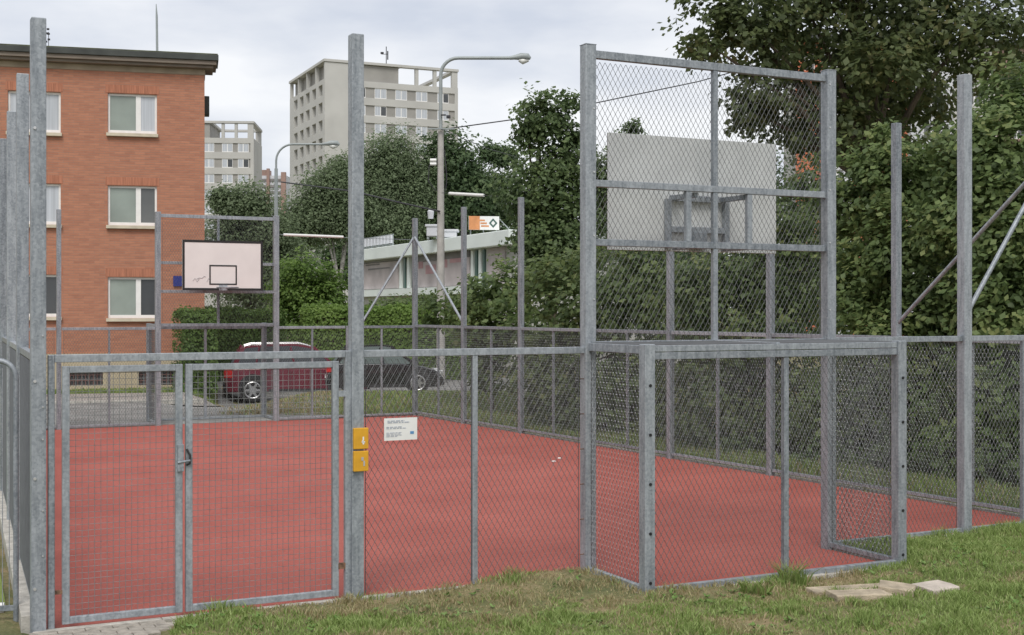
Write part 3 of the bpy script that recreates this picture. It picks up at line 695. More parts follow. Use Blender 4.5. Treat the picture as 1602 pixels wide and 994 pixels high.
# ------------------------------------------------------------------ brick apartment block
def wall_open(mb, o, u, n, Wd, H, ops, th):
    """wall of width Wd and height H at o, with rectangular openings (x0,z0,x1,z1) and reveals th deep; n points inwards"""
    o, u, n = V(o), V(u), V(n); up = V((0, 0, 1))
    xs_ = sorted({0, Wd, *[a for p in ops for a in (p[0], p[2])]}); zs_ = sorted({0, H, *[a for p in ops for a in (p[1], p[3])]})
    P = lambda x, z, d=0: o+u*x+up*z+n*d
    for x0, x1 in zip(xs_[:-1], xs_[1:]):
        for z0, z1 in zip(zs_[:-1], zs_[1:]):
            cx, cz = (x0+x1)/2, (z0+z1)/2
            if any(p[0] < cx < p[2] and p[1] < cz < p[3] for p in ops): continue
            mb.quad(P(x0, z0), P(x1, z0), P(x1, z1), P(x0, z1))
    for x0, z0, x1, z1 in ops:
        mb.quad(P(x0, z0), P(x0, z0, th), P(x1, z0, th), P(x1, z0)); mb.quad(P(x0, z1), P(x1, z1), P(x1, z1, th), P(x0, z1, th))
        mb.quad(P(x0, z0), P(x0, z1), P(x0, z1, th), P(x0, z0, th)); mb.quad(P(x1, z0), P(x1, z0, th), P(x1, z1, th), P(x1, z1))
BL = 22.0; bo = BC-BD*BL; b3 = V((BD.x, BD.y, 0)); n3 = V((BN.x, BN.y, 0))
def sB(px): return BL+on_line(BC, BD, px)                                    # distance along the facade from its left end
def zB(px, py): s_b = on_line(BC, BD, px); return CH-(py-HY)*(BC.y+BD.y*s_b)/F
rt = thing('apartment_block', (BC.x-BD.x*6, BC.y-BD.y*6, 0), 'three storey orange brick apartment block with white windows at the left', 'building')
rt.location = (BC.x, BC.y, 0)
zp = zB(205, 553); ztop = zB(320, 118)
rows = [(147, 213), (291, 357), (434, 502)]
wins = []
for ya, yb in rows:
    wins.append((sB(168.5), zB(205, yb-4), sB(245.5), zB(205, ya), 'R', ya)); wins.append((sB(12), zB(50, yb-6), sB(95), zB(50, ya-4), 'L', ya))
    wins.append((sB(-140), zB(50, yb-6), sB(-60), zB(50, ya-4), 'X', ya)); 
# rotate the brick part so that its texture runs along the facade
def local_build(mb, name, mats, parent):
    """build with the object's own x axis along the facade"""
    a = R(14); inv = Matrix.Rotation(-a, 3, 'Z'); c = V(parent.location)
    vs = [inv @ (V(x)-c) for x in mb.v]
    me = bpy.data.meshes.new(name); me.from_pydata([tuple(v) for v in vs], [], mb.f); me.materials.append(mats); me.update()
    o = bpy.data.objects.new(name, me); COL.objects.link(o); o.parent = parent; o.rotation_euler = (0, 0, a); return o
b = MB(); base = V((bo.x, bo.y, zp))
wall_open(b, base, b3, n3, BL, ztop-zp, [(w0, z0-zp, w1, z1-zp) for w0, z0, w1, z1, *_ in wins], .13)
# returns and back
p0 = V((BC.x, BC.y, zp)); b.quad(p0, p0+n3*11, p0+n3*11+V((0, 0, ztop-zp)), p0+V((0, 0, ztop-zp)))
p0 = V((bo.x, bo.y, zp)); b.quad(p0+n3*11, p0, p0+V((0, 0, ztop-zp)), p0+n3*11+V((0, 0, ztop-zp)))
local_build(b, 'brick_wall', BRICK, rt)
# basement
bw = [(sB(106), zB(130, 603), sB(161), zB(130, 581)), (sB(217), zB(240, 603), sB(277), zB(240, 580)), (sB(-30), zB(40, 604), sB(30), zB(40, 582))]
b = MB(); o_ = V((bo.x, bo.y, -.4))-n3*.03
wall_open(b, o_, b3, n3, BL+.03, zp+.4, [(a-.0, c+.4, d, e+.4) for a, c, d, e in bw], .2)
b.quad(o_+b3*(BL+.03), o_+b3*(BL+.03)+n3*11, o_+b3*(BL+.03)+n3*11+V((0, 0, zp+.4)), o_+b3*(BL+.03)+V((0, 0, zp+.4)))
b.quad(o_+V((0, 0, zp+.4)), o_+b3*(BL+.03)+V((0, 0, zp+.4)), o_+b3*(BL+.03)+V((0, 0, zp+.4))+n3*.06, o_+V((0, 0, zp+.4))+n3*.06)
b.build('basement_wall', BEIGE, rt)
def bwin(x0, z0, x1, z1, cols, split, fr=.065, sill=True, parent=None, dz=.11):
    o_ = V((bo.x, bo.y, 0))+n3*dz; P = lambda x, z, d=0: o_+b3*x+V((0, 0, z))+n3*d
    f = MB()
    def bar(xa, za, xb, zb, d=0.): c = (P(xa, za, d)+P(xb, zb, d))/2; f.obox(c, b3*(xb-xa)/2, n3*.03, V((0, 0, (zb-za)/2)))
    e = .002
    bar(x0+e, z0+e, x0+fr, z1-e); bar(x1-fr, z0+e, x1-e, z1-e); bar(x0+fr, z0+e, x1-fr, z0+fr*1.5); bar(x0+fr, z1-fr, x1-fr, z1-e)
    xm = x0+(x1-x0)*split
    if split: bar(xm-fr*1.15, z0+fr*1.5, xm+fr*1.15, z1-fr)
    fo = f.build('window', UPVC, parent)
    seg = [(x0+fr, xm-fr*1.15, cols[0]), (xm+fr*1.15, x1-fr, cols[1])] if split else [(x0+fr, x1-fr, cols[0])]
    for xa, xb, m_ in seg:
        g = MB(); c = (P(xa, z0+fr*1.5, .005)+P(xb, z1-fr, .005))/2; g.obox(c, b3*(xb-xa)/2, n3*.008, V((0, 0, (z1-z0-fr*2.5)/2))); g.build('pane', m_, fo)
    if sill:
        s_ = MB(); c = V((bo.x, bo.y, z0-.055))-n3*.03+b3*((x0+x1)/2); s_.obox(c, b3*((x1-x0)/2+.04), n3*.09, V((0, 0, .05))); s_.build('sill', SILL, fo, bevel=.006)
        s_ = MB(); c = V((bo.x, bo.y, z1+.14))-n3*.003+b3*((x0+x1)/2); s_.obox(c, b3*((x1-x0)/2+.06), n3*.006, V((0, 0, .125))); s_.build('lintel', SOLDIER, fo)
for x0, z0, x1, z1, kd, ya in wins:
    if kd == 'R': c = {147: (GL_BLIND, GL_CURT), 291: (GL_BLIND, GL_GREY), 434: (GL_BLIND, GL_DARK)}[ya]; bwin(x0, z0, x1, z1, c, .62, parent=rt)
    else: c = {147: (GL_CURT, GL_CURT), 291: (GL_CURT, GL_CURT), 434: (GL_GREY, GL_DARK)}[ya]; bwin(x0, z0, x1, z1, c, .55, parent=rt)
for a, c, d, e in bw:
    o_ = V((bo.x, bo.y, 0))+n3*.12; g = MB(); cc = o_+b3*((a+d)/2)+V((0, 0, (c+e)/2)); g.obox(cc, b3*((d-a)/2-.002), n3*.01, V((0, 0, (e-c)/2-.002))); wo = g.build('basement_window', GL_DARK, rt)
    g = MB(); nb = 9
    for i in range(nb): g.tube([o_-n3*.05+b3*(a+(d-a)*(i+.5)/nb)+V((0, 0, c+.004)), o_-n3*.05+b3*(a+(d-a)*(i+.5)/nb)+V((0, 0, e-.004))], .012, 5, False)
    for z in (.33, .72): g.beam(o_-n3*.05+b3*(a+.004)+V((0, 0, c+(e-c)*z)), o_-n3*.05+b3*(d-.004)+V((0, 0, c+(e-c)*z)), .02, .02)
    g.build('grille', mat('rust_red_grille', (.20, .11, .10), .8, 0, .3, 6), wo)
# eaves
def eave(nm, z0, z1, over, m, inn=.0):
    a = V((bo.x, bo.y, 0))-b3*over; L = BL+2*over
    k = MB(); dp = 1.0; c = a+b3*(L/2)+n3*((dp-over)/2)+V((0, 0, (z0+z1)/2)); k.obox(c, b3*L/2, n3*((dp+over)/2), V((0, 0, (z1-z0)/2))); c = V((bo.x, bo.y, 0))+b3*(BL/2)+n3*(dp/2+5.5)+V((0, 0, (z0+z1)/2)); k.obox(c, b3*(BL/2-.01), n3*(5.49-dp/2), V((0, 0, (z1-z0)/2-.003))); return k.build(nm, m, rt, bevel=.01)
zt = ztop
eave('frieze', zt, zt+.18, .02, FRIEZE)
eave('soffit', zt+.182, zt+.27, .26, SOFF)
eave('cornice_fascia', zt+.272, zt+.40, .36, SOFF)
eave('roof', zt+.402, zt+.58, .42, ROOFD)
eave('roof_edge', zt+.582, zt+.62, .40, ROOFG)
k = MB(); c = V((BC.x, BC.y, 0))+b3*.09+n3*2.2; k.box((c.x, c.y, zB(324, 150)), .16, .5, .62, R(14)); k.build('rain_hopper', ROOFD, rt, bevel=.02)
k = MB(); c = W(279, 440, 39.9); k.box((c.x, c.y-.02, c.z), .3, .02, .32, R(14)); k.build('house_number_plate', BLUE, rt)
# roof masts
zr_ = zt+.62; c = W(246.5, 90, 45.5); b = MB(); b.tube([(c.x, c.y, zr_), (c.x-.03, c.y, c.z+1.45), (c.x-.05, c.y, c.z+1.9)], [.05, .04, .012], 8); tag(b.build('roof_mast', LAMPG, smooth=True), 'slim straight mast standing alone on the brick block roof', 'mast')
c = W(76, 85, 46); b = MB(); b.tube([(c.x, c.y, zr_), (c.x, c.y, c.z+.8)], .012, 6)
rt2 = thing('roof_antenna', (c.x, c.y, zr_), 'wire roof antenna with knobs just right of the tallest left post', 'antenna'); b.build('rod', CABLE, rt2)
b = MB()
for dx, dz in ((-.02, .95), (-.06, .80), (-.0, .78), (-.09, .50), (0.01, .58)): b.box((c.x+dx, c.y, c.z+dz-.05), .09, .04, .07)
b.build('insulator', CABLE, rt2, bevel=.01)

# ------------------------------------------------------------------ tower blocks
def tower(label, corner, ang, L, D, top, storey, wincols, seed, mats=(PANELB, PANELG), side_cols=5, n_st=8, open_rng=(.56, .93), front0=.17):
    cx, cy = corner; u = V((math.cos(ang), math.sin(ang), 0)); n = V((-u.y, u.x, 0)); r_ = random.Random(seed)
    rt = thing('tower_block', (cx, cy, 0), label, 'building'); up = V((0, 0, 1)); o = V((cx, cy, 0))
    zb = top-.45-storey*.93                              # floor of the open roof storey
    b = MB(); strips = []
    for i in range(n_st):
        z1 = zb-.95-i*storey; z0 = z1-1.65; strips.append((L*front0, z0, L*.975, z1))
    wall_open(b, o, u, n, L, zb, strips, .18)
    lo = []
    for i in range(n_st):
        for j in range(side_cols):
            z1 = zb-.75-i*storey; x0 = D*(.06+.88*j/side_cols); lo.append((x0, z1-1.75, x0+D*.86/side_cols*.62, z1))
    wall_open(b, o+n*D, -n, u, D, zb, [(D-x1, z0, D-x0, z1) for x0, z0, x1, z1 in lo], .9)
    b.quad(o+u*L, o+u*L+n*D, o+u*L+n*D+up*zb, o+u*L+up*zb); b.quad(o+u*L+n*D, o+n*D, o+n*D+up*zb, o+u*L+n*D+up*zb)
    b.quad(o+up*zb, o+u*L+up*zb, o+u*L+n*D+up*zb, o+n*D+up*zb); b.build('wall', mats[0], rt)
    k = MB()
    for x0, z0, x1, z1 in strips: k.obox(o+u*(x0+x1)/2+up*(z0+z1)/2+n*.2, u*(x1-x0)/2, n*.02, up*(z1-z0)/2)
    k.build('window_band', mats[1], rt)
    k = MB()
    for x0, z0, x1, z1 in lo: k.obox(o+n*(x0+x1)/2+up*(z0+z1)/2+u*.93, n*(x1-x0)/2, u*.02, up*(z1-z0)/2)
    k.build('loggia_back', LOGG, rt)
    for i, (x0, z0, x1, z1) in enumerate(strips):
        for f in wincols:
            x = L*f; wv = .98; k = MB(); c = o+u*x+up*(z0+z1)/2+n*.14
            k.obox(c, u*wv, n*.03, up*.82); k.cur = 1; h = wv/2-.07; kk = 2 if r_.random() < .3 else 1
            k.obox(c-u*(wv/2-.0)-n*.004, u*h, n*.03, up*.70); k.cur = kk if kk == 1 else (2 if r_.random() < .6 else 1); k.obox(c+u*(wv/2)-n*.004, u*h, n*.03, up*.70)
            k.build('window', [UPVC, GL_CURT, GL_DARK], rt)
    for i in range(n_st):
        for j in range(side_cols):
            x0, z0, x1, z1 = lo[i*side_cols+j]
            if r_.random() < .75:
                k = MB(); c = o+n*(x0+(x1-x0)*.62)+up*((z0+z1)/2-.1)+u*.88; k.obox(c, n*(x1-x0)*.28, u*.02, up*.7); k.build('window', [GL_CURT if r_.random() < .4 else GL_GREY], rt)
    # open roof storey: posts, some infill, slab
    k = MB(); zt_ = top-.45
    for x, yy, hx, hy in ((L*front0/2, .3, L*front0/2-.03, .3), (L*.975, .3, L*.022, .3), (L*.975, D-.35, L*.022, .3), (L*(open_rng[0]*.36+.64*.97), .28, .28, .25), (L*(open_rng[0]*.70+.30*.97), .28, .28, .25), (.28, D-.3, .25, .3), (.28, D*.25, .25, .22), (.28, D*.5, .25, .22), (.28, D*.75, .25, .22)):
        k = MB(); k.obox(o+u*x+n*yy+up*(zb+zt_)/2, u*hx, n*hy, up*((zt_-zb)/2-.002)); k.build('roof_pillar', mats[0], rt)
    k = MB(); a, e = open_rng; k.obox(o+u*(L*a/2+.3)+n*D*.5+up*(zb+zt_)/2, u*(L*a/2-.6), n*(D*.487), up*((zt_-zb)/2-.01)); 
    k.build('roof_storey', mats[1], rt)
    k = MB(); k.obox(o+u*L/2+n*D/2+up*(top-.2), u*(L/2+.15), n*(D/2+.15), up*.2) if open_rng[0] > .95 else None
    if open_rng[0] <= .95:
        k.obox(o+u*(L*a/2)+n*D/2+up*(top-.2), u*(L*a/2+.15), n*(D/2+.15), up*.2)
        for yy in (.35, D-.35): k.obox(o+u*(L*(a+1)/2+.075)+n*yy+up*(top-.2), u*(L*(1-a)/2), n*.5, up*.2)
        k.obox(o+u*(L-.4)+n*D/2+up*(top-.2), u*.5, n*(D/2-.86), up*.2)
    k.build('roof_slab', mats[0], rt)
    # aerial mast
    c = o+u*L*.49+n*D*.12; m_ = MB(); m_.tube([c+up*top, c+up*(top+3.3)], .07, 6); m_.tube([c+up*(top+2)-u*.8, c+up*(top+2.1)+u*.3], .05, 5)
    m_.tube([c+up*(top+1.2)+u*.25, c+up*(top+2.6)+u*.25], .1, 6); m_.box(c+up*(top+2.2)-u*.7, .5, .3, .3); m_.build('antenna_mast', CABLE, rt)
    return rt
tower('large beige tower block with ribbon windows behind the middle trees', (-29.3, 200), R(24), 22.4, 22, CH+393*.1, 2.8, (.255, .41, .565, .72, .885), 3, n_st=8)
# a farther block whose right end shows beside the brick one
cz = 235; xr_ = (397-801)*cz/F
tower('smaller beige tower block peeping out right of the brick block', (xr_-24*math.cos(R(4)), cz-24*math.sin(R(4))), R(4), 24, 12, CH+(485-190)*cz/F, 2.85, (.2, .36, .50, .66, .80, .92), 5, n_st=9, open_rng=(.68, .93), front0=.05)
rt = thing('tower_block', ((422-801)*.3, 600, 0), 'distant red and white tower block far between the two beige towers', 'building')
zt_ = CH+(485-275)*.3
b = MB(); b.box(((420-801)*.3, 605, zt_/2), 17, 10, zt_); b.build('wall', PANELW, rt)
b = MB()
for px_, w_, ex in ((402, .8, 1.2), (420, 1.3, 3.2), (444, 2.2, 1.5)): b.box(((px_-801)*.3, 599.5, (zt_+ex)/2), w_, 2, zt_+ex)
b.box(((412-801)*.3, 604, zt_+1.4), 5, 6, 2.8); b.build('red_stair_shaft', PANELR, rt)
b = MB()
for i in range(10):
    b = MB(); b.box(((420-801)*.3, 599.72, zt_-2-i*2.9), 15.5, .6, 1.0); b.build('window_row', DKPANEL, rt)

# orange and grey blocks seen through the maple
def plain_block(label, px0, px1, top_py, Z, cols):
    x0, x1 = (px0-801)*Z/F, (px1-801)*Z/F; zt_ = CH-(top_py-HY)*Z/F
    rt = thing('apartment_block', ((x0+x1)/2, Z, 0), label, 'building'); wd = (x1-x0)/len(cols)
    for i, c_ in enumerate(cols):
        b = MB(); ops = []
        for s_ in range(int(zt_/2.9)): ops.append((wd*.3, zt_-2.2-s_*2.9, wd*.7, zt_-.9-s_*2.9)) if zt_-2.2-s_*2.9 > 1 else None
        wall_open(b, (x0+i*wd, Z, 0), (1, 0, 0), (0, 1, 0), wd, zt_, ops, .2); b.build('wall_bay', c_, rt)
        for (a, z0, e, z1) in ops:
            k = MB(); k.box((x0+i*wd+(a+e)/2, Z+.2, (z0+z1)/2), e-a-.004, .06, z1-z0-.004); k.cur = 1
            for s in (-1, 1): k.box((x0+i*wd+(a+e)/2+s*(e-a)/4, Z+.17, (z0+z1)/2), (e-a)/2-.16, .04, z1-z0-.16)
            k.build('window', [UPVC, GL_GREY], rt)
    b = MB(); b.box(((x0+x1)/2, Z+2.3, zt_/2), x1-x0-.02, 4, zt_-.02); b.build('body', PANELB, rt)
    b = MB(); b.box(((x0+x1)/2, Z+2, zt_+.2), x1-x0+.2, 5, .4); b.build('roof', ROOFD, rt)
plain_block('orange and white apartment block glimpsed through the big maple', 1245, 1420, 64, 95, [ORANGE, PANELW, ORANGE, ORANGE])
plain_block('grey and red apartment block glimpsed high at the right through leaves', 1425, 1760, 72, 110, [PANELW, PANELB, PANELR, PANELW, PANELR])

# ------------------------------------------------------------------ mint pavilion with signs on its roof
pd = V((-.42, .907, 0)).normalized(); po = V((.1, 55, 0)); pn = V((pd.y, -pd.x, 0))          # along the facade (away), inwards
zf1, zf0, zl = 5.92, 5.28, 3.55
rt = thing('pavilion', po, 'flat roofed mint white pavilion with pink panels behind the shrubs', 'building')
LP = 21.0
k = MB(); k.obox(po+pd*LP/2+pn*5+V((0, 0, zf0/2)), pd*LP/2, pn*5, V((0, 0, zf0/2))); k.build('wall', mat('pavilion_wall', (.50, .50, .47), .85, 0, .06, .4), rt)
k = MB(); k.obox(po+pd*LP/2+pn*5+V((0, 0, (zf0+zf1)/2+.002)), pd*(LP/2+.5), pn*5.5, V((0, 0, (zf1-zf0)/2))); k.build('fascia', MINT, rt, bevel=.03)
k = MB(); k.obox(po+pd*(LP/2)+pn*-.12+V((0, 0, zl-.12)), pd*LP/2, pn*.22, V((0, 0, .18))); k.build('base_band', MINT, rt)
def sp(px): return on_line(V(po[:2]), V(pd[:2]), px)
def ppanel(nm, px0, px1, z0, z1, m, th=.04, d=-.03):
    a, b_ = sp(px1), sp(px0); k = MB(); k.obox(po+pd*(a+b_)/2+pn*d+V((0, 0, (z0+z1)/2)), pd*(b_-a)/2, pn*th, V((0, 0, (z1-z0)/2))); return k.build(nm, m, rt)
w1 = ppanel('pink_panel', 570, 624, zl+.12, zf0-.15, MURAL)
ppanel('panel_frame', 569, 625, zf0-.16, zf0-.1, DKPANEL, .06); ppanel('painted_stripe', 578, 612, 4.75, 4.83, DKPANEL, .05); ppanel('painted_stripe', 574, 596, 5.0, 5.07, DKPANEL, .05)
for i, (a, e) in enumerate(((627, 630), (633, 636), (639, 642), (646, 649))): ppanel('glazing_bar', a, e, zl+.1, zf0-.05, MINTD if i % 2 else MINT, .05)
ppanel('pink_panel', 654, 686, zl+.1, zf0-.35, MURAL); ppanel('pink_panel', 690, 736, zl+.1, zf0-.3, MURAL)
ppanel('dark_band', 654, 736, zf0-.33, zf0-.02, DKPANEL, .045); 
for a, e, z0, z1 in ((657, 664, 4.6, 4.95), (668, 684, 4.3, 4.75), (693, 702, 4.55, 4.95), (706, 728, 4.75, 4.95)): ppanel('red_lettering', a, e, z0, z1, MURALR, .05)
for i, a in enumerate((739, 745, 751, 757)): ppanel('glazing_bar', a, a+3.4, zl-1.0, zf0-.05, MINTD if i % 2 else MINT, .05)
ppanel('grey_panel', 765, 792, zl-.5, zf0-.03, DKPANEL.copy() if False else MURAL)
# roof letters, billboard, air handling units
c = W(590, 384, 71.5); rt = thing('roof_letters', (c.x, c.y, zf1), 'rack of white roof letters at the left end of the pavilion', 'sign')
sd_ = pd; k = MB(); L2 = 1.6
for i in range(9):
    p = V((c.x, c.y, 0))+pd*(-1.45+i*.36)*1.55; k.obox(p+V((0, 0, zf1+.42)), pd*.17, pn*.05, V((0, 0, .22)));
k.build('letter', PANELW, rt)
k = MB()
for z in (.15, .68): k.beam(V((c.x, c.y, zf1+z))-pd*2.5+pn*.08, V((c.x, c.y, zf1+z))+pd*2.5+pn*.08, .05, .05)
for i in range(5): p = V((c.x, c.y, 0))+pd*(-2.4+i*1.2)+pn*.08; k.obox(p+V((0, 0, zf1+.35)), pd*.03, pn*.03, V((0, 0, .35)))
k.build('rack', LAMPG, rt)
c = W(757, 352, 58.5); rt = thing('billboard', (c.x, c.y, zf1), 'orange and white billboard with green diamond on the pavilion roof', 'billboard')
k = MB(); bw_ = .70; ax = V((1, .18, 0)).normalized(); an = V((-ax.y, ax.x, 0))
cz_ = V((c.x, c.y, zf1+.55))
k.obox(cz_, ax*bw_, an*.06, V((0, 0, .31))); k.build('panel', WHITEP, rt)
k = MB(); k.obox(cz_-ax*(bw_-.25)-an*.064, ax*.25, an*.006, V((0, 0, .31))); 
for i in range(3): k.obox(cz_+ax*(-.08+i*.06)-an*.064+V((0, 0, .12-i*.13)), ax*(.12+.03*i), an*.005, V((0, 0, .035)))
k.build('orange_print', mat('orange_print', (.62, .27, .11), .6, 0, .1, 3), rt)
k = MB(); p = cz_+ax*.42-an*.066
k.add([p+ax*.2, p+V((0, 0, .22)), p-ax*.2, p-V((0, 0, .22)), p+ax*.1, p+V((0, 0, .11)), p-ax*.1, p-V((0, 0, .11))], [(0, 1, 5, 4), (1, 2, 6, 5), (2, 3, 7, 6), (3, 0, 4, 7)])
k.build('diamond_emblem', MINTD, rt)
k = MB(); 
for f in (-.6, 0, .6): k.beam(cz_+ax*f+an*.1+V((0, 0, -.55)), cz_+ax*f+an*.1+V((0, 0, .2)), .05, .05)
k.beam(cz_+ax*.72+V((0, 0, .2)), cz_+ax*1.3+V((0, 0, -.4)), .04, .04); k.build('stand', LAMPG, rt)
for i, (px_, py_, sx, sz, lb) in enumerate(((677, 366, .28, .38, 'tall boxy air unit with cowl left of the lamp post, on the pavilion roof'), (701, 356, .42, .24, 'flat wide air unit right of the lamp post, on the pavilion roof'))):
    c = W(px_, py_, 62); rt = thing('air_unit', (c.x, c.y, zf1), lb, 'roof unit', 'air units on the pavilion roof')
    k = MB(); k.box((c.x, c.y, zf1+sz), sx*2, .7, sz*1.3); k.box((c.x, c.y, zf1+sz*1.7), sx*2.5, .8, .12); k.build('casing', PANELW, rt, bevel=.03)
    k = MB(); [k.box((c.x+s*sx*.8, c.y, zf1+sz*.18), .08, .6, sz*.4) for s in (-1, 1)]; k.build('foot', LAMPG, rt)
    if i == 0: k = MB(); k.tube([(c.x-.1, c.y, zf1+1.0), (c.x-.1, c.y, zf1+1.35)], [.13, .16], 10); k.tube([(c.x-.1, c.y, zf1+1.35), (c.x-.1, c.y, zf1+1.45)], [.16, .08], 10); k.build('cowl', PANELW, rt, smooth=True)

# ------------------------------------------------------------------ street lamps and overhead cables
def lamp(label, px, Z, y_top, y_arm0, arm_px, hd_px, r0, r1, y_step, mpole, small=False):
    c = W(px, 0, Z); k1 = MB(); zs = CH-(y_step-HY)*Z/F; ztop_ = CH-(y_arm0-HY)*Z/F; zc = CH-(y_top-HY)*Z/F
    rt = thing('street_lamp', (c.x, Z, 0), label, 'street lamp')
    k1.tube([(c.x, Z, -.6), (c.x, Z, zs)], [r0*1.25, r0*.8], 12); k1.build('pole', mpole, rt, smooth=True)
    rad = zc-ztop_; xe = (arm_px-801)*Z/F; k2 = MB()
    k2.tube([(c.x, Z, zs-.05), (c.x, Z, ztop_)]+[(c.x+rad-rad*math.cos(a), Z, ztop_+rad*math.sin(a)) for a in np.linspace(.25, math.pi/2, 7)]+[(xe, Z, zc)], r1, 10); k2.build('arm', LAMPG, rt, smooth=True)
    k3 = MB(); xh = (hd_px-801)*Z/F; L = xh-xe
    k3.tube([(xe-.05, Z, zc), (xe+L*.15, Z, zc+.02), (xe+L*.5, Z, zc+.05), (xe+L*.85, Z, zc+.04), (xh, Z, zc-.02)], [r1*1.1, .08, .13, .13, .05], 12); k3.build('lamp_head', LAMPG, rt, smooth=True)
    k4 = MB(); k4.tube([(xe+L*.4, Z, zc-.07), (xe+L*.6, Z, zc-.12), (xe+L*.9, Z, zc-.08)], [.06, .11, .05], 10); k4.build('lens', LENS, rt, smooth=True)
    return rt
l = lamp('tall concrete street lamp with long curved arm left of the tall frame', 689.5, 45, 91, 118, 800, 830, .13, .062, 203, POLEC)
c = W(689.5, 0, 45); pz = lambda y: CH-(y-HY)*45/F
b = MB(); b.beam((c.x-.45, 44.8, pz(203)), (c.x+.5, 44.8, pz(203)), .07, .05); b.build('crossarm', LAMPG, l)
b = MB(); b.box((c.x+.28, 44.85, pz(184)), .14, .16, .1); b.box((c.x+.1, 44.88, pz(181)), .18, .06, .05); b.build('floodlight', CABLE, l, bevel=.01)
b = MB()
for dy in (252, 258): b.tube([(c.x-.36, 44.8, pz(dy)), (c.x-.14, 44.8, pz(dy))], .06, 10)
b.build('insulator', WHITEP, l, smooth=True)
b = MB(); b.tube([(c.x-.16, 44.8, pz(247)), (c.x-.4, 44.8, pz(262)), (c.x-.42, 44.8, pz(285)), (c.x-.15, 44.8, pz(300))], .02, 6); b.build('feed_cable', CABLE, l)
b = MB(); b.tube([(c.x+.14, 44.85, pz(235)), (c.x+.22, 44.85, pz(280)), (c.x+.18, 44.85, pz(300))], .02, 6); b.build('feed_cable', CABLE, l)
lamp('slender grey street lamp behind the distant backboard', 432, 60, 226, 252, 506, 531, .10, .05, 264, LAMPG)
def cable(label, pts, r, sleeve=None):
    pts = [V(p) for p in pts]; rt = thing('overhead_cable', pts[0], label, 'cable'); b = MB(); b.tube(pts, r, 5); b.build('wire', CABLE, rt)
    if sleeve: b = MB(); b.tube([V(sleeve[0]), V(sleeve[1])], .055, 8); b.build('sleeve', WHITEP, rt)
cable('single cable rising right from the concrete lamp towards the maple', [W(690, 203, 44.8), W(805, 187, 46), W(910, 166, 47), W(1092, 128, 50), W(1330, 62, 56)], .022)
cable('thin cable sagging steeply right of the concrete lamp', [W(692, 203, 44.9), W(760, 232, 60), W(840, 255, 70)], .014)
cable('dark cable running left from the concrete lamp across the birches', [W(688, 331, 44.8), W(620, 316, 47), W(555, 300, 50), W(440, 285, 56)], .03)
cable('short cable with a white sleeve right of the concrete lamp', [W(691, 302, 44.8), W(735, 304.5, 44), W(790, 308, 43)], .012, (W(703, 303, 44.5), W(757, 306, 43.6)))

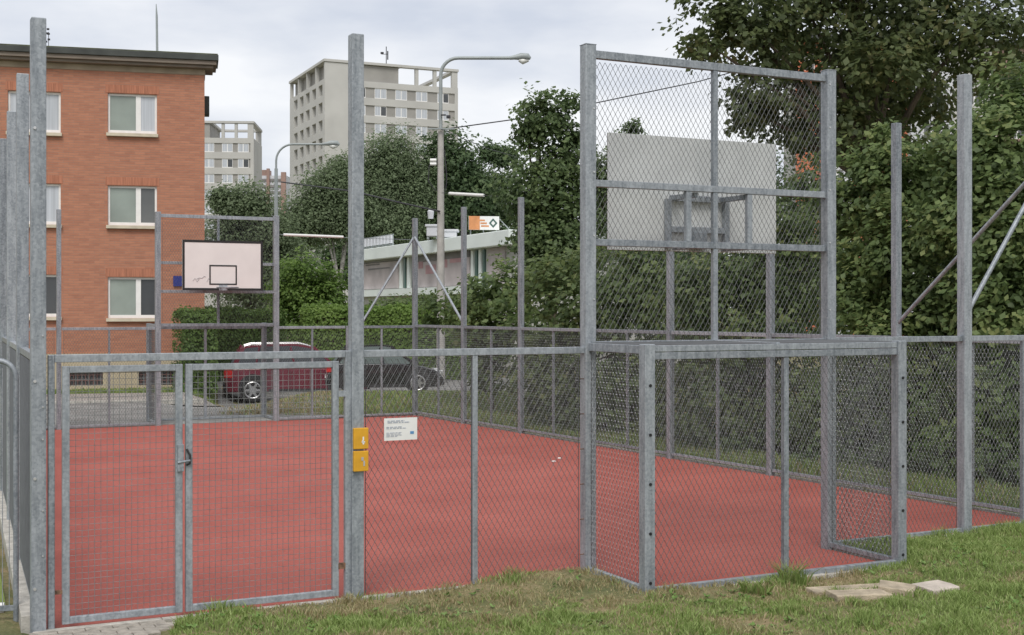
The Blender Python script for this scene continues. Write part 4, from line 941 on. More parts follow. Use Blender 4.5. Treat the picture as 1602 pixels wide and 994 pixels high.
# ------------------------------------------------------------------ cars
def loft(mb, prof, ws, smooth=1.):
    pass
def car(name, label, origin, head, L, Wd, H, paint, suv):
    rt = thing(name, origin, label, 'car'); rt.rotation_euler = (0, 0, head)
    def build(mb, nm, m, par=rt, smooth=False, bevel=0):
        me = bpy.data.meshes.new(nm); me.from_pydata([tuple(v) for v in mb.v], [], mb.f)
        for x in (m if isinstance(m, list) else [m]): me.materials.append(x)
        if isinstance(m, list): me.polygons.foreach_set('material_index', mb.mi)
        if smooth: me.polygons.foreach_set('use_smooth', [True]*len(me.polygons)); me.set_sharp_from_angle(angle=R(35))
        me.update(); o = bpy.data.objects.new(nm, me); COL.objects.link(o); o.parent = par
        if bevel: bb = o.modifiers.new('b', 'BEVEL'); bb.width = bevel; bb.segments = 3; bb.limit_method = 'ANGLE'
        return o
    hL = L/2; gz = .30 if suv else .18
    if suv:      # x forward, rear at -hL
        bz = H*.58; wr = .36*H/1.75
        prof = [(-hL+.05, gz), (-hL, gz+.25), (-hL+.02, bz-.15), (-hL+.12, bz), (-.2*L, bz+.02), (hL*.36, bz), (hL*.72, bz-.06), (hL*.93, bz-.2), (hL, bz-.42), (hL-.02, gz+.1), (hL-.15, gz)]
        roof = [(-hL+.08, bz-.02), (-hL+.38, H-.20), (-hL+.68, H-.06), (-.22*L, H-.01), (-.02*L, H), (.08*L, H-.07), (.16*L, H-.22), (hL*.56, bz-.02)]
        wx = (-hL+.88*L/4.6, hL-.92*L/4.6)
    else:
        bz = H*.62; wr = .31
        prof = [(-hL+.06, gz), (-hL, gz+.2), (-hL+.03, bz-.1), (-hL+.12, bz+.02), (-.1*L, bz), (hL*.28, bz), (hL*.62, bz-.09), (hL*.88, bz-.22), (hL, bz-.44), (hL-.02, gz+.08), (hL-.14, gz)]
        roof = [(-hL+.10, bz), (-hL+.45, H-.14), (-.16*L, H-.01), (-.02*L, H), (.07*L, H-.05), (hL*.20, H-.19), (hL*.50, bz-.02)]
        wx = (-hL+.74, hL-.80)
    def lo(profile, cuts):
        mb = MB(); n_ = len(profile); cx = sum(p[0] for p in profile)/n_; cz = sum(p[1] for p in profile)/n_
        vs = []
        for y, sx, top_in in cuts:
            for x, z in profile: vs.append((cx+(x-cx)*sx, y, cz+(z-cz)*top_in))
        fs = [(i*n_+j, i*n_+(j+1) % n_, (i+1)*n_+(j+1) % n_, (i+1)*n_+j) for i in range(len(cuts)-1) for j in range(n_)]
        fs += [tuple(range(n_-1, -1, -1)), tuple((len(cuts)-1)*n_+j for j in range(n_))]
        mb.add(vs, fs); return mb
    hw = Wd/2
    build(lo(prof, [(-hw, .955, .93), (-hw*.96, .985, .99), (-hw*.6, 1, 1), (hw*.6, 1, 1), (hw*.96, .985, .99), (hw, .955, .93)]), 'body', paint, smooth=True, bevel=.03)
    # greenhouse: glass volume inside, painted roof and pillars
    mb = MB(); n_ = len(roof)
    def gy(z): t_ = (z-bz)/(H-bz); return hw*(.95-.22*max(0, t_))
    gl = MB(); vs = [(x, -gy(z), z) for x, z in roof]+[(x, gy(z), z) for x, z in roof]
    gl.add(vs, [tuple(range(n_)), tuple(range(2*n_-1, n_-1, -1))]+[(i, n_+i, n_+i+1, i+1) for i in range(n_-1)])
    g = build(gl, 'windows', CARGLASSD if suv else CARGLASS, smooth=True)
    rf = MB(); top = [p for p in roof if p[1] > H-.2 or p[1] > H-.23][0:]
    top = [p for p in roof[1:-1] if p[1] > H-.24]
    m_ = len(top); e = .012
    vs = [(x, -gy(z)-e, z+e) for x, z in top]+[(x, gy(z)+e, z+e) for x, z in top]+[(x, -gy(z)-e, z-.05) for x, z in top]+[(x, gy(z)+e, z-.05) for x, z in top]
    rf.add(vs, [(i, m_+i, m_+i+1, i+1) for i in range(m_-1)]+[(i, i+1, 2*m_+i+1, 2*m_+i) for i in range(m_-1)]+[(m_+i, 3*m_+i, 3*m_+i+1, m_+i+1) for i in range(m_-1)])
    build(rf, 'roof', paint, smooth=True)
    # pillars
    pl = MB()
    def pillar(x0, x1, wdt):
        for s in (-1, 1): pl.beam((x0, s*(gy(bz)+.006), bz-.02), (x1, s*(gy(H-.1)+.010), H-.08), .03, wdt)
    pillar(roof[-1][0]-.02, roof[-2][0]-.22*L/4.4, .07); pillar(-.02*L, -.05*L, .09)
    if suv: pillar(-.29*L, -.26*L, .08)
    pillar(roof[0][0]+.2, roof[1][0]+.22, .20)
    build(pl, 'pillar', paint)
    # wheels
    for i, x in enumerate(wx):
        for s in (-1, 1):
            a = MB(); a.cyl((x, s*(hw-.115), wr+.07), (0, 1, 0), wr+.07, .235, 22); build(a, 'wheel_arch', BUMPD)
            t_ = MB(); t_.cyl((x, s*(hw-.10), wr), (0, 1, 0), wr, .225, 24); wo = build(t_, 'wheel', TYRE, smooth=True, bevel=.02)
            r_ = MB(); r_.cyl((x, s*(hw+.008), wr), (0, 1, 0), wr*.34, .02, 14)
            for j in range(6):
                an_ = j*math.pi/3; r_.obox((x+math.cos(an_)*wr*.42, s*(hw+.016), wr+math.sin(an_)*wr*.42), (math.cos(an_)*wr*.28, 0, math.sin(an_)*wr*.28), (-math.sin(an_)*.035, 0, math.cos(an_)*.035), (0, .006, 0))
            r_.tube([(x+math.cos(q)*wr*.68, s*(hw+.012), wr+math.sin(q)*wr*.68) for q in np.linspace(0, 2*math.pi, 21)], .025, 6, False)
            build(r_, 'rim', ALLOY, wo)
    # lights, bumpers, mirrors, handles
    for s in (-1, 1):
        k = MB(); k.box((-hL+.12, s*(hw-.09), bz-.15), .26, .20, .20 if not suv else .26); build(k, 'tail_light', LREDL, bevel=.02)
        k = MB(); k.box((hL*.90, s*(hw-.2), bz-.27), .28, .30, .13); build(k, 'headlight', LCLR, bevel=.03)
        k = MB(); k.box((hL*.44, s*(hw+.05), bz+.06), .13, .16, .12); build(k, 'mirror', paint, bevel=.03)
        k = MB(); k.box((0, s*(hw+.001), gz+.05), wx[1]-wx[0]-2*wr-.2, .03, .10); build(k, 'side_skirt', BUMPD)
        for x in ((-.03*L, .22*L) if suv else (-.03*L,)):
            k = MB(); k.box((x-.1, s*(hw+.004), bz-.11), .17, .02, .03); build(k, 'door_handle', paint)
        for x in (-.05*L, .20*L):
            k = MB(); k.box((x, s*(hw-.006), (bz+gz)/2+.05), .008, .02, bz-gz-.22); build(k, 'door_gap', BUMPD)
        if suv: k = MB(); k.tube([(-hL+.62, s*gy(H)*.97, H-.05), (-hL+.85, s*gy(H)*.97, H+.02), (.02*L, s*gy(H)*.97, H+.025), (.09*L, s*gy(H)*.97, H-.06)], .022, 8); build(k, 'roof_rail', CHROME, smooth=True)
    k = MB(); k.box((-hL+.02, 0, gz+.18), .12, Wd*.86, .22); build(k, 'rear_bumper', BUMPD if suv else paint, bevel=.03)
    k = MB(); k.box((hL-.03, 0, gz+.14), .10, Wd*.8, .18); build(k, 'front_bumper', BUMPD if suv else paint, bevel=.03)
    if suv: k = MB(); k.box((-hL+.03, 0, bz-.13), .03, .9, .05); build(k, 'tailgate_trim', CHROME)
    k = MB(); k.box((-hL-.03, 0, gz+.36 if suv else gz+.3), .02, .5, .11); build(k, 'number_plate', WHITEP)
    return rt
# placed by their near rear corner
def place(px, py, Z, head, L, Wd):
    c = W(px, py, Z); h = V((math.cos(head), math.sin(head))); s_ = V((-h.y, h.x))
    p = V((c.x, c.y))+h*L/2+s_*Wd/2; return (p.x, p.y, c.z)
hd = R(13); car('parked_car', 'tall red car with silver roof rails, parked left behind the black one', place(351, 630, 40.0, hd, 4.55, 1.8), hd, 4.55, 1.8, 1.80, CARRED, True)
hd = R(9); car('parked_car', 'low black hatchback parked beyond the grass bank', place(511, 617, 37.8, hd, 3.50, 1.65), hd, 3.50, 1.65, 1.44, CARBLK, False)

# ------------------------------------------------------------------ trees and shrubs
MAPLE = ramp_mat('maple_leaves', [(0.054, 0.075, 0.033), (0.096, 0.127, 0.053), (0.15, 0.188, 0.076), (0.24, 0.215, 0.097)], .5, .5)
SHRUB = ramp_mat('shrub_leaves', [(0.066, 0.103, 0.041), (0.121, 0.178, 0.065), (0.194, 0.264, 0.098), (0.302, 0.33, 0.13)], .5, .5)
SHRUBD = ramp_mat('dark_shrub_leaves', [(0.06, 0.093, 0.04), (0.108, 0.157, 0.061), (0.173, 0.231, 0.089), (0.256, 0.28, 0.115)], .5, .5)
BIRCH = ramp_mat('birch_leaves', [(.165, .215, .12), (.19, .245, .135), (.215, .275, .155)], .6, .5)  # paled leaf tones: distance haze is put into the colour
DARKT = ramp_mat('dark_tree_leaves', [(0.059, 0.1, 0.046), (0.097, 0.151, 0.068), (0.149, 0.209, 0.092)], .55, .5)
MIDT = ramp_mat('tall_tree_leaves', [(0.075, 0.118, 0.052), (0.128, 0.186, 0.077), (0.202, 0.264, 0.109)], .5, .5)
LIME = ramp_mat('light_shrub_leaves', [(0.099, 0.171, 0.04), (0.16, 0.259, 0.061), (0.242, 0.352, 0.094)], .55, .5)
HEDGE = ramp_mat('hedge_leaves', [(0.086, 0.149, 0.041), (0.138, 0.224, 0.057), (0.207, 0.31, 0.086)], .55, .5)
HEDGEL = ramp_mat('clipped_hedge_leaves', [(.13, .22, .05), (.20, .31, .075), (.28, .40, .11)], .55, .5)
def leaves(blobs, n, size, seed, per=16, spread=.22, core=.25, flat=0.):
    g = np.random.default_rng(seed); B = np.array([[b[0].x, b[0].y, b[0].z, *b[1]] for b in blobs])
    wt = (B[:, 3]*B[:, 4]*B[:, 5])**(2/3); wt /= wt.sum(); nc = max(1, n//per)
    i = g.choice(len(B), nc, p=wt); d = g.normal(size=(nc, 3)); d /= np.linalg.norm(d, axis=1)[:, None]
    rr = (core+(1-core)*g.random(nc)**.55)*(1+.22*np.sin(d[:, 0]*5+i*1.7)*np.cos(d[:, 2]*6+i)+.12*g.normal(size=nc))
    c = B[i, :3]+d*rr[:, None]*B[i, 3:]
    sp_ = np.clip(B[i, 3:].mean(1)*spread, size*.8, 1.2)
    k = np.repeat(np.arange(nc), per); p = c[k]+g.normal(size=(nc*per, 3))*sp_[k][:, None]*np.array([1, 1, .7])
    nrm = d[k]*.75+np.array([0, 0, .55])+g.normal(size=p.shape)*.42
    return quads(p, nrm, size, g)
def quads(p, nrm, size, g):
    nrm = nrm/np.linalg.norm(nrm, axis=1)[:, None]
    a = np.cross(nrm, g.normal(size=p.shape)); a /= np.linalg.norm(a, axis=1)[:, None]; b = np.cross(nrm, a)
    s = size*(.55+.8*g.random(len(p)))[:, None]
    v = np.stack([p-a*s*.5, p+b*s*.34-nrm*s*.06-a*s*.05, p+a*s*.5-nrm*s*.1, p-b*s*.34-nrm*s*.06-a*s*.05], 1).reshape(-1, 3)
    f = np.arange(len(v)).reshape(-1, 4); return v, f
def PB(px, py, Z, rx, ry, dz=.8): s = Z/F; return (W(px, py, Z), (rx*s, rx*s*dz, ry*s))
def tree(name, label, cat, base, blobs, n, size, m, seed, trunk_r=.14, bark=BARK, group=None, per=26, spread=.16, core=.25, limbs=True, part='crown'):
    base = V(base); rt = thing(name, base, label, cat, group)
    v, f = leaves(blobs, n, size, seed, per, spread, core); v[:, 2] = np.maximum(v[:, 2], base.z+.02)
    np_mesh(part, v-np.array(base)[None], f, m, rt)
    if limbs:
        k = MB(); r_ = random.Random(seed); big = max(blobs, key=lambda q: q[1][0]*q[1][2]); top = big[0]
        mid = V((base.x+(top.x-base.x)*.4+r_.uniform(-.2, .2), base.y+(top.y-base.y)*.4, base.z+(top.z-base.z)*.5))
        k.tube([base-V((0, 0, .3)), base+V((0, 0, .3)), mid, top], [trunk_r*1.3, trunk_r, trunk_r*.75, trunk_r*.4], 9)
        for bl in blobs:
            e = bl[0]+V((r_.uniform(-.3, .3)*bl[1][0], 0, .5*bl[1][2])); m2 = mid+(e-mid)*.5+V((r_.uniform(-.3, .3), r_.uniform(-.3, .3), .15))
            k.tube([mid, m2, e], [trunk_r*.5, trunk_r*.33, trunk_r*.1], 6)
        k.build('trunk', bark, rt, smooth=True)
    return rt
# the big maple on the right
Z = 27
tree('maple_tree', 'large dark maple overhanging the top right of the view', 'tree', W(1375, 640, Z), [PB(1160, 60, 26, 95, 62), PB(1250, 30, 27, 130, 90), PB(1125, 15, 26, 55, 45), PB(1330, 130, 28, 90, 85), PB(1250, 170, 27, 75, 62), PB(1190, 145, 26, 62, 50), PB(1430, 40, 27, 150, 90), PB(1560, 60, 26, 130, 110), PB(1420, 150, 29, 110, 60), PB(1100, 75, 25.5, 38, 26), PB(1165, 185, 26.5, 40, 34), PB(1340, -60, 27, 240, 80), PB(1370, 200, 29, 80, 60), PB(1255, 215, 29, 50, 45), PB(1380, 110, 25.5, 80, 60), PB(1400, 225, 26, 60, 50), PB(1330, 190, 26, 60, 60)], 31000, .15, MAPLE, 11, .17, core=.2, spread=.15, per=24)
# shrubs right behind the right-hand fence
grp = 'shrubs behind the right fence'
def shrub(label, px, Z, tops, n, size, m, seed, **kw):
    bs = [PB(*t) for t in tops]; b0 = W(px, 0, Z); b0.z = 0
    return tree('shrub', label, 'shrub', b0, bs, n, size, m, seed, .05, group=grp, **kw)
shrub('tall lush shrub at the right edge behind the sloping braces', 1560, 19.5, [(1570, 260, 19.5, 100, 110), (1540, 380, 19.3, 90, 90), (1620, 400, 19, 110, 120), (1570, 500, 19, 100, 90), (1510, 240, 20, 60, 60), (1600, 160, 20, 70, 70), (1590, 620, 18.6, 100, 110), (1500, 330, 19.6, 60, 80), (1570, 730, 18.3, 110, 70), (1480, 700, 19, 70, 70)], 31000, .115, SHRUB, 21)
shrub('leafy shrub with a pointed yellowish tip left of the tallest right post', 1400, 21.0, [(1400, 300, 21, 80, 80), (1385, 225, 21, 26, 40), (1340, 330, 21.5, 70, 90), (1440, 280, 21.3, 60, 60), (1430, 410, 20.5, 90, 90), (1340, 450, 21, 80, 80), (1470, 500, 20.2, 80, 90), (1380, 540, 20.4, 90, 80), (1450, 640, 20, 90, 100), (1330, 640, 20.6, 80, 90), (1420, 725, 19.6, 90, 50), (1320, 715, 20.4, 80, 45)], 30000, .115, SHRUB, 22)
shrub('dense dark shrub directly behind the near goal frame', 1200, 23.2, [(1250, 420, 23, 75, 90), (1160, 440, 23.4, 80, 70), (1210, 350, 23.6, 60, 60), (1100, 470, 23.6, 80, 70), (1230, 530, 22.6, 90, 80), (1120, 560, 23, 90, 80), (1250, 650, 22.2, 90, 80), (1130, 650, 22.6, 90, 70), (1275, 300, 24, 45, 60), (1220, 705, 21.9, 100, 42), (1120, 690, 22.6, 80, 40)], 25000, .115, SHRUBD, 23)
shrub('broad green shrub seen left of the tall frame post', 960, 27, [(980, 430, 27, 90, 80), (930, 500, 27, 80, 70), (1040, 480, 26.4, 80, 80), (880, 450, 28, 70, 65), (860, 520, 27.5, 70, 50), (950, 590, 26.4, 90, 60), (1020, 610, 25.6, 80, 60), (870, 600, 27, 70, 55), (1000, 340, 28, 50, 60), (960, 650, 25.8, 100, 36), (1040, 665, 25, 70, 38), (870, 640, 26.6, 60, 30)], 18000, .14, SHRUBD, 24)
shrub('loose shrub at the far corner below the pavilion sign', 770, 31, [(770, 470, 31, 60, 50), (740, 510, 31, 45, 40), (815, 450, 31.5, 55, 50), (800, 530, 30.5, 60, 45), (760, 580, 30.5, 35, 40), (830, 590, 30, 50, 50), (700, 490, 32, 42, 28)], 9000, .14, SHRUB, 25)
# tall tree and its neighbours in the middle
tree('tall_tree', 'tall ragged tree left of the tall frame, crown against the sky', 'tree', W(870, 590, 40), [PB(850, 185, 40, 45, 48), PB(880, 250, 40, 42, 50), PB(845, 300, 40, 70, 60), PB(825, 220, 40, 22, 26), PB(893, 160, 40, 18, 16), PB(900, 210, 40, 16, 18), PB(880, 380, 40, 80, 80), PB(850, 370, 40, 48, 55), PB(960, 300, 41, 70, 70), PB(990, 200, 41, 12, 12), PB(985, 225, 41, 26, 26)], 28000, .155, MIDT, 31, .2, core=.3, per=16, spread=.15)
tree('slim_tree', 'wispy thin tree between the dark round tree and the tall one', 'tree', V((-1.07, 82, -.4)), [PB(790, 245, 82, 24, 18), PB(765, 240, 82, 18, 16), PB(772, 290, 82, 30, 20), PB(740, 270, 82, 14, 16), PB(822, 330, 82, 30, 40)], 9000, .22, DARKT, 32, .12, core=.4, per=8, spread=.3)
tree('dark_tree', 'dark round crowned tree right behind the concrete lamp', 'tree', W(710, 560, 80), [PB(700, 265, 80, 55, 62), PB(730, 300, 80, 42, 50), PB(670, 310, 80, 45, 45), PB(760, 320, 82, 40, 40), PB(690, 340, 80, 60, 40)], 32000, .25, DARKT, 33, .3, per=14)
for i, (lb, bl, n) in enumerate((('grey green birch with the tallest crown behind the middle post', [(612, 255, 78, 45, 50), (590, 300, 78, 50, 55), (640, 300, 78, 40, 50), (610, 350, 78, 60, 40)], 12000),
        ('pale birch with drooping crown left of the middle post', [(520, 300, 76, 45, 45), (490, 340, 76, 50, 40), (550, 330, 76, 40, 55), (540, 270, 77, 26, 30), (460, 365, 76, 40, 30)], 12000),
        ('broad olive tree behind the distant backboard frame', [(385, 325, 66, 45, 40), (360, 380, 66, 40, 60), (420, 370, 66, 45, 45), (400, 440, 66, 60, 50), (345, 310, 66, 18, 20), (450, 420, 66, 40, 40)], 12000))):
    bs = [PB(*b) for b in bl]; b0 = bs[0][0].copy(); b0.z = -.6
    tree('birch_tree', lb, 'tree', b0, bs, int(n*3.6), .16, BIRCH, 40+i, .16, BARKB if i < 2 else BARK, 'birches and soft trees across the road', per=14, spread=.26)
b = MB()
# light shrubs and hedges behind the cars
def bush(name, label, blobs, n, size, m, seed, grp=None, cat='shrub'):
    bs = [PB(*x) for x in blobs]; b0 = bs[0][0].copy(); b0.z = -.6
    return tree(name, label, cat, b0, bs, n, size, m, seed, .05, group=grp)
bush('shrub', 'bright yellow green shrub right of the distant backboard', [(470, 450, 55, 50, 55), (510, 460, 55, 40, 45), (445, 480, 55, 30, 45), (480, 520, 55, 60, 60)], 16000, .16, LIME, 51)
bush('shrub', 'dark bush under the left end of the pavilion', [(600, 492, 52, 60, 22), (650, 488, 52, 50, 24), (560, 500, 52, 40, 22), (700, 490, 50, 45, 32), (720, 540, 50, 50, 50)], 16000, .15, SHRUB, 52)
def hedge_line(label, pts, top, th, n, size, m, seed, zb=-.35):
    g = np.random.default_rng(seed); P = [W(px, 0, Z) for px, Z in pts]; P = np.array([[p.x, p.y] for p in P]); seg = np.diff(P, axis=0); L = np.linalg.norm(seg, axis=1); cum = np.concatenate([[0], np.cumsum(L)])
    base = V((P.mean(0)[0], P.mean(0)[1], zb)); rt = thing('hedge', base, label, 'hedge', 'hedges behind the cars')
    sl_ = g.random(n)*cum[-1]; d = seg/L[:, None]; nn = np.stack([d[:, 1], -d[:, 0]], 1)      # towards the camera
    face = g.random(n); c = np.zeros((n, 3)); nr = np.zeros((n, 3))
    wob = .10*np.sin(sl_*2.1)+.07*np.sin(sl_*5.3+1); h = top-zb+.5*wob
    t_ = (face < .38); f_ = (face >= .38) & (face < .86); b_ = (face >= .86) & (face < .91); e_ = face >= .91; e2 = face >= .955
    sl_ = np.where(e_, np.where(e2, cum[-1]-.02, .02), sl_)+np.where(e_, g.normal(size=n)*.05, 0)
    k = np.clip(np.searchsorted(cum, sl_)-1, 0, len(L)-1); xy = P[k]+d[k]*(sl_-cum[k])[:, None]
    wob = np.where(e_, 0, wob)
    off = np.where(t_ | e_, (g.random(n)-.5)*th, np.where(f_, th/2, -th/2))+g.normal(size=n)*.07+np.where(f_, wob*.6, 0)
    z = np.where(t_, h+g.normal(size=n)*.07-(abs(off)/(th/2))**4*.08, g.random(n)*h)
    c[:, :2] = xy+nn[k]*off[:, None]; c[:, 2] = zb+z
    nr[:, :2] = nn[k]*np.where(f_, 1., np.where(b_, -1., 0))[:, None]; nr[:, 2] = np.where(t_, 1., .35); nr[:, :2] += d[k]*np.where(e_, np.where(e2, 1., -1.), 0)[:, None]
    v, f = quads(c, nr+g.normal(size=(n, 3))*.45, size, g); np_mesh('foliage', v-np.array(base)[None], f, m, rt)
    q = MB()
    P = P.copy(); P[0] += d[0]*.45; P[-1] -= d[-1]*.45
    for a_, b2_ in zip(P[:-1], P[1:]): q.beam((a_[0], a_[1], (top+zb)/2), (b2_[0], b2_[1], (top+zb)/2), th*.6, top-zb-.35)
    q.build('twigs', BARK, rt)
hedge_line('short hedge at the right corner of the brick block', [(277, 38.7), (330, 39.3)], 2.36, .85, 9000, .10, HEDGE, 60, -.02)
hedge_line('tall green hedge running behind the red car', [(318, 44.2), (436, 46.4)], 2.42, .9, 19000, .10, HEDGE, 61)
hedge_line('clipped bright hedge running behind the black car', [(472, 47), (600, 47.5), (740, 47)], 2.52, 1.0, 26000, .11, HEDGEL, 62)
for i, (lb, bl) in enumerate((('dark backdrop tree beyond the pavilion roof', [(640, 380, 95, 90, 50), (560, 400, 95, 70, 60), (740, 370, 95, 70, 50)]), ('deep green tree behind the tall ragged tree', [(880, 420, 60, 90, 90), (820, 420, 60, 60, 70), (960, 420, 60, 80, 90)]), ('dark green tree behind the near goal shrubs', [(1100, 420, 50, 110, 100), (1220, 440, 50, 110, 100), (1010, 440, 52, 70, 90), (1222, 310, 50, 42, 75)]), ('tall dark green tree behind the right shrubs', [(1400, 400, 45, 130, 170), (1540, 380, 45, 120, 190), (1290, 430, 46, 70, 120)]))):
    bs = [PB(*b) for b in bl]; b0 = bs[0][0].copy(); b0.z = -.5
    tree('background_tree', lb, 'tree', b0, bs, 19000, bs[0][0].y*.0036, DARKT, 70+i, .2, group='trees filling the background', per=14)

# ------------------------------------------------------------------ grass
GRASS = None
def grass_mat():
    m = bpy.data.materials.new('grass_blades'); m.use_nodes = True; t = m.node_tree; p = t.nodes['Principled BSDF']; p.inputs['Roughness'].default_value = .6; p.inputs['Specular IOR Level'].default_value = .3
    g = N(t, 'ShaderNodeNewGeometry'); c = N(t, 'ShaderNodeTexCoord')
    r = N(t, 'ShaderNodeValToRGB'); e = r.color_ramp.elements; e[0].position = 0; e[0].color = (.145, .215, .05, 1); e[1].position = 1; e[1].color = (.36, .44, .17, 1); q = e.new(.5); q.color = (.23, .315, .088, 1)
    r2 = N(t, 'ShaderNodeValToRGB'); e = r2.color_ramp.elements; e[0].color = (.26, .19, .10, 1); e[1].color = (.50, .41, .26, 1)
    n = N(t, 'ShaderNodeTexNoise'); n.inputs['Scale'].default_value = 1.3; n.inputs['Detail'].default_value = 5; n.inputs['Roughness'].default_value = .65
    t.links.new(c.outputs['Object'], n.inputs['Vector']); t.links.new(g.outputs['Random Per Island'], r.inputs[0]); t.links.new(g.outputs['Random Per Island'], r2.inputs[0])
    at = N(t, 'ShaderNodeAttribute'); at.attribute_name = 'dry'
    mx = N(t, 'ShaderNodeMix', data_type='RGBA'); t.links.new(at.outputs['Fac'], mx.inputs[0]); t.links.new(r.outputs[0], mx.inputs[6]); t.links.new(r2.outputs[0], mx.inputs[7])
    t.links.new(mx.outputs[2], p.inputs['Base Color'])
    tr = N(t, 'ShaderNodeBsdfTranslucent'); ms = N(t, 'ShaderNodeMixShader'); ms.inputs[0].default_value = .25; t.links.new(mx.outputs[2], tr.inputs[0])
    o = t.nodes['Material Output']; t.links.new(p.outputs[0], ms.inputs[1]); t.links.new(tr.outputs[0], ms.inputs[2]); t.links.new(ms.outputs[0], o.inputs[0]); return m
GRASS = grass_mat()
def vnoise(x, y, seed, sc):
    g = np.random.default_rng(seed); T = g.random((64, 64)); X = x*sc; Y = y*sc; i = np.floor(X).astype(int); j = np.floor(Y).astype(int); fx = X-i; fy = Y-j
    fx = fx*fx*(3-2*fx); fy = fy*fy*(3-2*fy); q = lambda a, b: T[a % 64, b % 64]
    return (q(i, j)*(1-fx)+q(i+1, j)*fx)*(1-fy)+(q(i, j+1)*(1-fx)+q(i+1, j+1)*fx)*fy
def make_grass(name, label, pts, hgt, wid, dry, seed, lean=.6):
    g = np.random.default_rng(seed); n = len(pts); a = g.random(n)*2*math.pi; dx = np.stack([np.cos(a), np.sin(a), np.zeros(n)], 1)
    b = g.random(n)*2*math.pi; ln = np.stack([np.cos(b), np.sin(b), np.zeros(n)], 1)*(lean*hgt*g.random(n))[:, None]
    up = np.stack([np.zeros(n), np.zeros(n), hgt], 1); wv = dx*wid[:, None]*.5
    v = np.stack([pts-wv, pts+wv, pts+up*.55+ln*.35+wv*.8, pts+up*.55+ln*.35-wv*.8, pts+up*.92+ln+wv*.12, pts+up*.92+ln-wv*.12], 1).reshape(-1, 3)
    i = np.arange(n)*6; f = np.concatenate([np.stack([i, i+1, i+2, i+3], 1), np.stack([i+3, i+2, i+4, i+5], 1)])
    o = np_mesh(name, v, f, GRASS); at = o.data.attributes.new('dry', 'FLOAT', 'POINT'); at.data.foreach_set('value', np.repeat(dry, 6).astype(np.float32))
    return tag(o, label, 'grass', None, 'stuff')
# foreground lawn
N_ = 330000
x = rng.uniform(-3.4, 8.2, N_); y = rng.uniform(9.4, 16.2, N_)
kk = x/y*F+801; yf = A0.y+(x-A0.x)*.5
ok = (kk > 200) & (kk < 1640)
dcourt = np.minimum(seg_in((x, y), POLY), seg_in((x, y), GOALP)); ok &= dcourt > .06
tt2 = (x-A0.x)*U.x+(y-A0.y)*U.y; dd2 = -((x-A0.x)*NI.x+(y-A0.y)*NI.y); pav = (tt2 < tf(280)-.3*dd2) & (dd2 < 1.1); ok &= ~pav
for (px_, py_, Zs, rx, ry, an) in ((1343, 936, 10.92, .25, .125, 8), (1403, 926, 11.16, .15, .15, -20), (1463, 921, 11.28, .15, .15, 22), (1338, 919, 11.33, .34, .08, 14)):
    c = W(px_, py_, Zs); ca, sa = math.cos(R(an)), math.sin(R(an)); lx = (x-c.x)*ca+(y-c.y)*sa; ly = -(x-c.x)*sa+(y-c.y)*ca
    ok &= ~((abs(lx) < rx) & (abs(ly) < ry))
dfr = np.where(dcourt < 2, dcourt, 2)
nzv = .6*vnoise(x, y, 3, 1.7)+.3*vnoise(x, y, 4, 4.5)+.15*vnoise(x, y, 5, 11)
dryness = np.clip((nzv-.48-.12*sstep(2.2, 4., x))*4.4+1.15*np.exp(-((x-.6)/1.5)**2)*np.exp(-((dfr-.35)/.5)**2)+.25*np.exp(-(dfr/.3)**2), 0, 1)
dens = .42+.75*vnoise(x, y, 9, 6)-.35*dryness
ok &= rng.random(N_) < dens
x, y, dryness, dfr = x[ok], y[ok], dryness[ok], dfr[ok]; n = len(x)
tuft = vnoise(x, y, 12, 5.)
hg = (.018+.085*tuft**2.5+.02*rng.random(n))*(1-.35*dryness)*(1+.9*np.exp(-(dfr/.14)**2))
isdry = (rng.random(n) < dryness*.95).astype(float)*(.6+.4*rng.random(n))
make_grass('grass', 'patchy lawn with dry straw patches in front of the court', np.stack([x, y, height(x, y)-.004], 1), hg, .005+.006*rng.random(n), isdry, 5, 1.1)
# bank behind the court and verge by the brick block
n = 26000; x = rng.uniform(-7.4, 2.5, n); y = rng.uniform(30.2, 36.2, n); ok = (seg_in((x, y), POLY) > .3) & (rng.random(n) < sstep(-7.4, -5.4, x)); x, y = x[ok], y[ok]; n = len(x)
dr = (rng.random(n) < np.clip(.75-.6*sstep(-5.2, -3.6, x)+.25*vnoise(x, y, 8, 1.5)-.1, 0, 1)).astype(float)*.9
make_grass('grass', 'mown green bank between the court and the black car', np.stack([x, y, height(x, y)], 1), .05+.07*rng.random(n), .02+.015*rng.random(n), dr, 6)
ss = rng.uniform(-16, .3, 14000); dd = rng.uniform(-1.95, -.1, 14000); x = BC.x+BD.x*ss+BN.x*dd; y = BC.y+BD.y*ss+BN.y*dd
make_grass('grass', 'green verge along the foot of the brick block', np.stack([x, y, height(x, y)], 1), .06+.08*rng.random(14000), .025+.015*rng.random(14000), np.zeros(14000), 7)
# strip of rough grass outside the right fence
n = 16000; t_ = rng.uniform(.5, SLEN, n); o_ = rng.uniform(.15, 1.3, n); x = C1.x+SIDE.x*t_-NS.x*o_; y = C1.y+SIDE.y*t_-NS.y*o_
make_grass('grass', 'rough grass along the outside of the right fence', np.stack([x, y, height(x, y)], 1), .08+.12*rng.random(n), .014+.012*rng.random(n), (rng.random(n) < .25)*.8, 8)
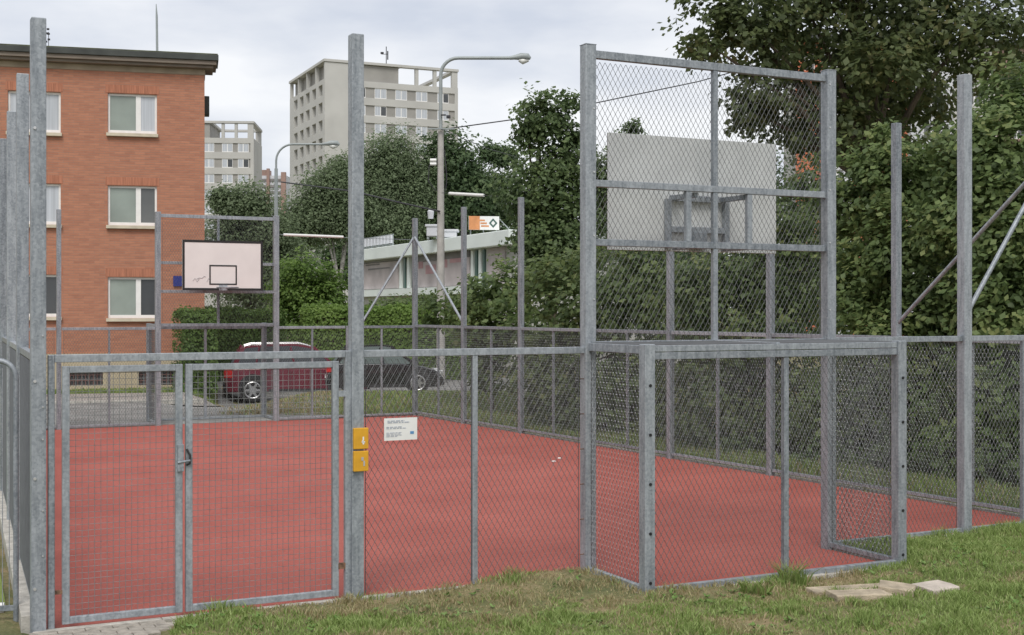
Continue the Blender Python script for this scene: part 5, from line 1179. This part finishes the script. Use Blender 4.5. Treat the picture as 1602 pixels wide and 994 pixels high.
# tall tuft at the goal and broad-leaved weeds
def tuft_thing(px, Z, n, h, label, seed):
    g = np.random.default_rng(seed); c = W(px, 0, Z); a = g.random(n)*6.28; r_ = .13*g.random(n)**.7; x = c.x+np.cos(a)*r_; y = c.y+np.sin(a)*r_
    o = make_grass('grass_tuft', label, np.stack([x, y, height(x, y)], 1), h*(.5+.6*g.random(n)), .007+.004*g.random(n), (g.random(n) < .12)*.8, seed, 1.1)
    o['kind'] = 'plant'; del o['kind']; o['category'] = 'grass tuft'
tuft_thing(1240, 11.6, 230, .23, 'tall grass tuft growing against the near goal stile', 91)
tuft_thing(1180, 11.15, 200, .14, 'small bright grass tuft before the near goal back rail', 92)
for i, (px, py, lb) in enumerate(((866, 723, 'left one of two pale paper scraps on the red court'), (875, 718, 'right one of two pale paper scraps on the red court'))):
    c = W(px, py, CH*F/(py-HY)); b = MB(); b.box((c.x, c.y, .012), .07-.02*i, .05, .018, .5+i); tag(b.build('paper_scrap', WHITEP, bevel=.006), lb, 'litter', 'paper scraps on the court')
g = np.random.default_rng(5)
n = 1500; x = g.uniform(-2.5, 6, n); y = g.uniform(9.6, 14, n); ok = (np.minimum(seg_in((x, y), POLY), seg_in((x, y), GOALP)) > .25) & (vnoise(x, y, 21, 2.) > .55); x, y = x[ok], y[ok]; n = len(x)
vs, fs = [], []
for i in range(n):
    z = float(height(x[i], y[i]))+.03; m_ = g.integers(3, 7)
    for j in range(m_):
        a = g.random()*6.28; L = g.uniform(.02, .05); d = np.array([math.cos(a), math.sin(a), g.uniform(.1, .9)]); s = np.array([-math.sin(a), math.cos(a), 0])*L*.32; p = np.array([x[i], y[i], z-.02])
        b_ = len(vs); vs += [p, p+d*L*.55+s, p+d*L, p+d*L*.55-s]; fs.append((b_, b_+1, b_+2, b_+3))
tag(np_mesh('weeds', np.array(vs), np.array(fs), ramp_mat('weed_leaves', [(.09, .17, .035), (.14, .24, .055), (.24, .33, .12)], .6, .2)), 'low broad leaved weeds scattered through the lawn', 'weeds', None, 'stuff')
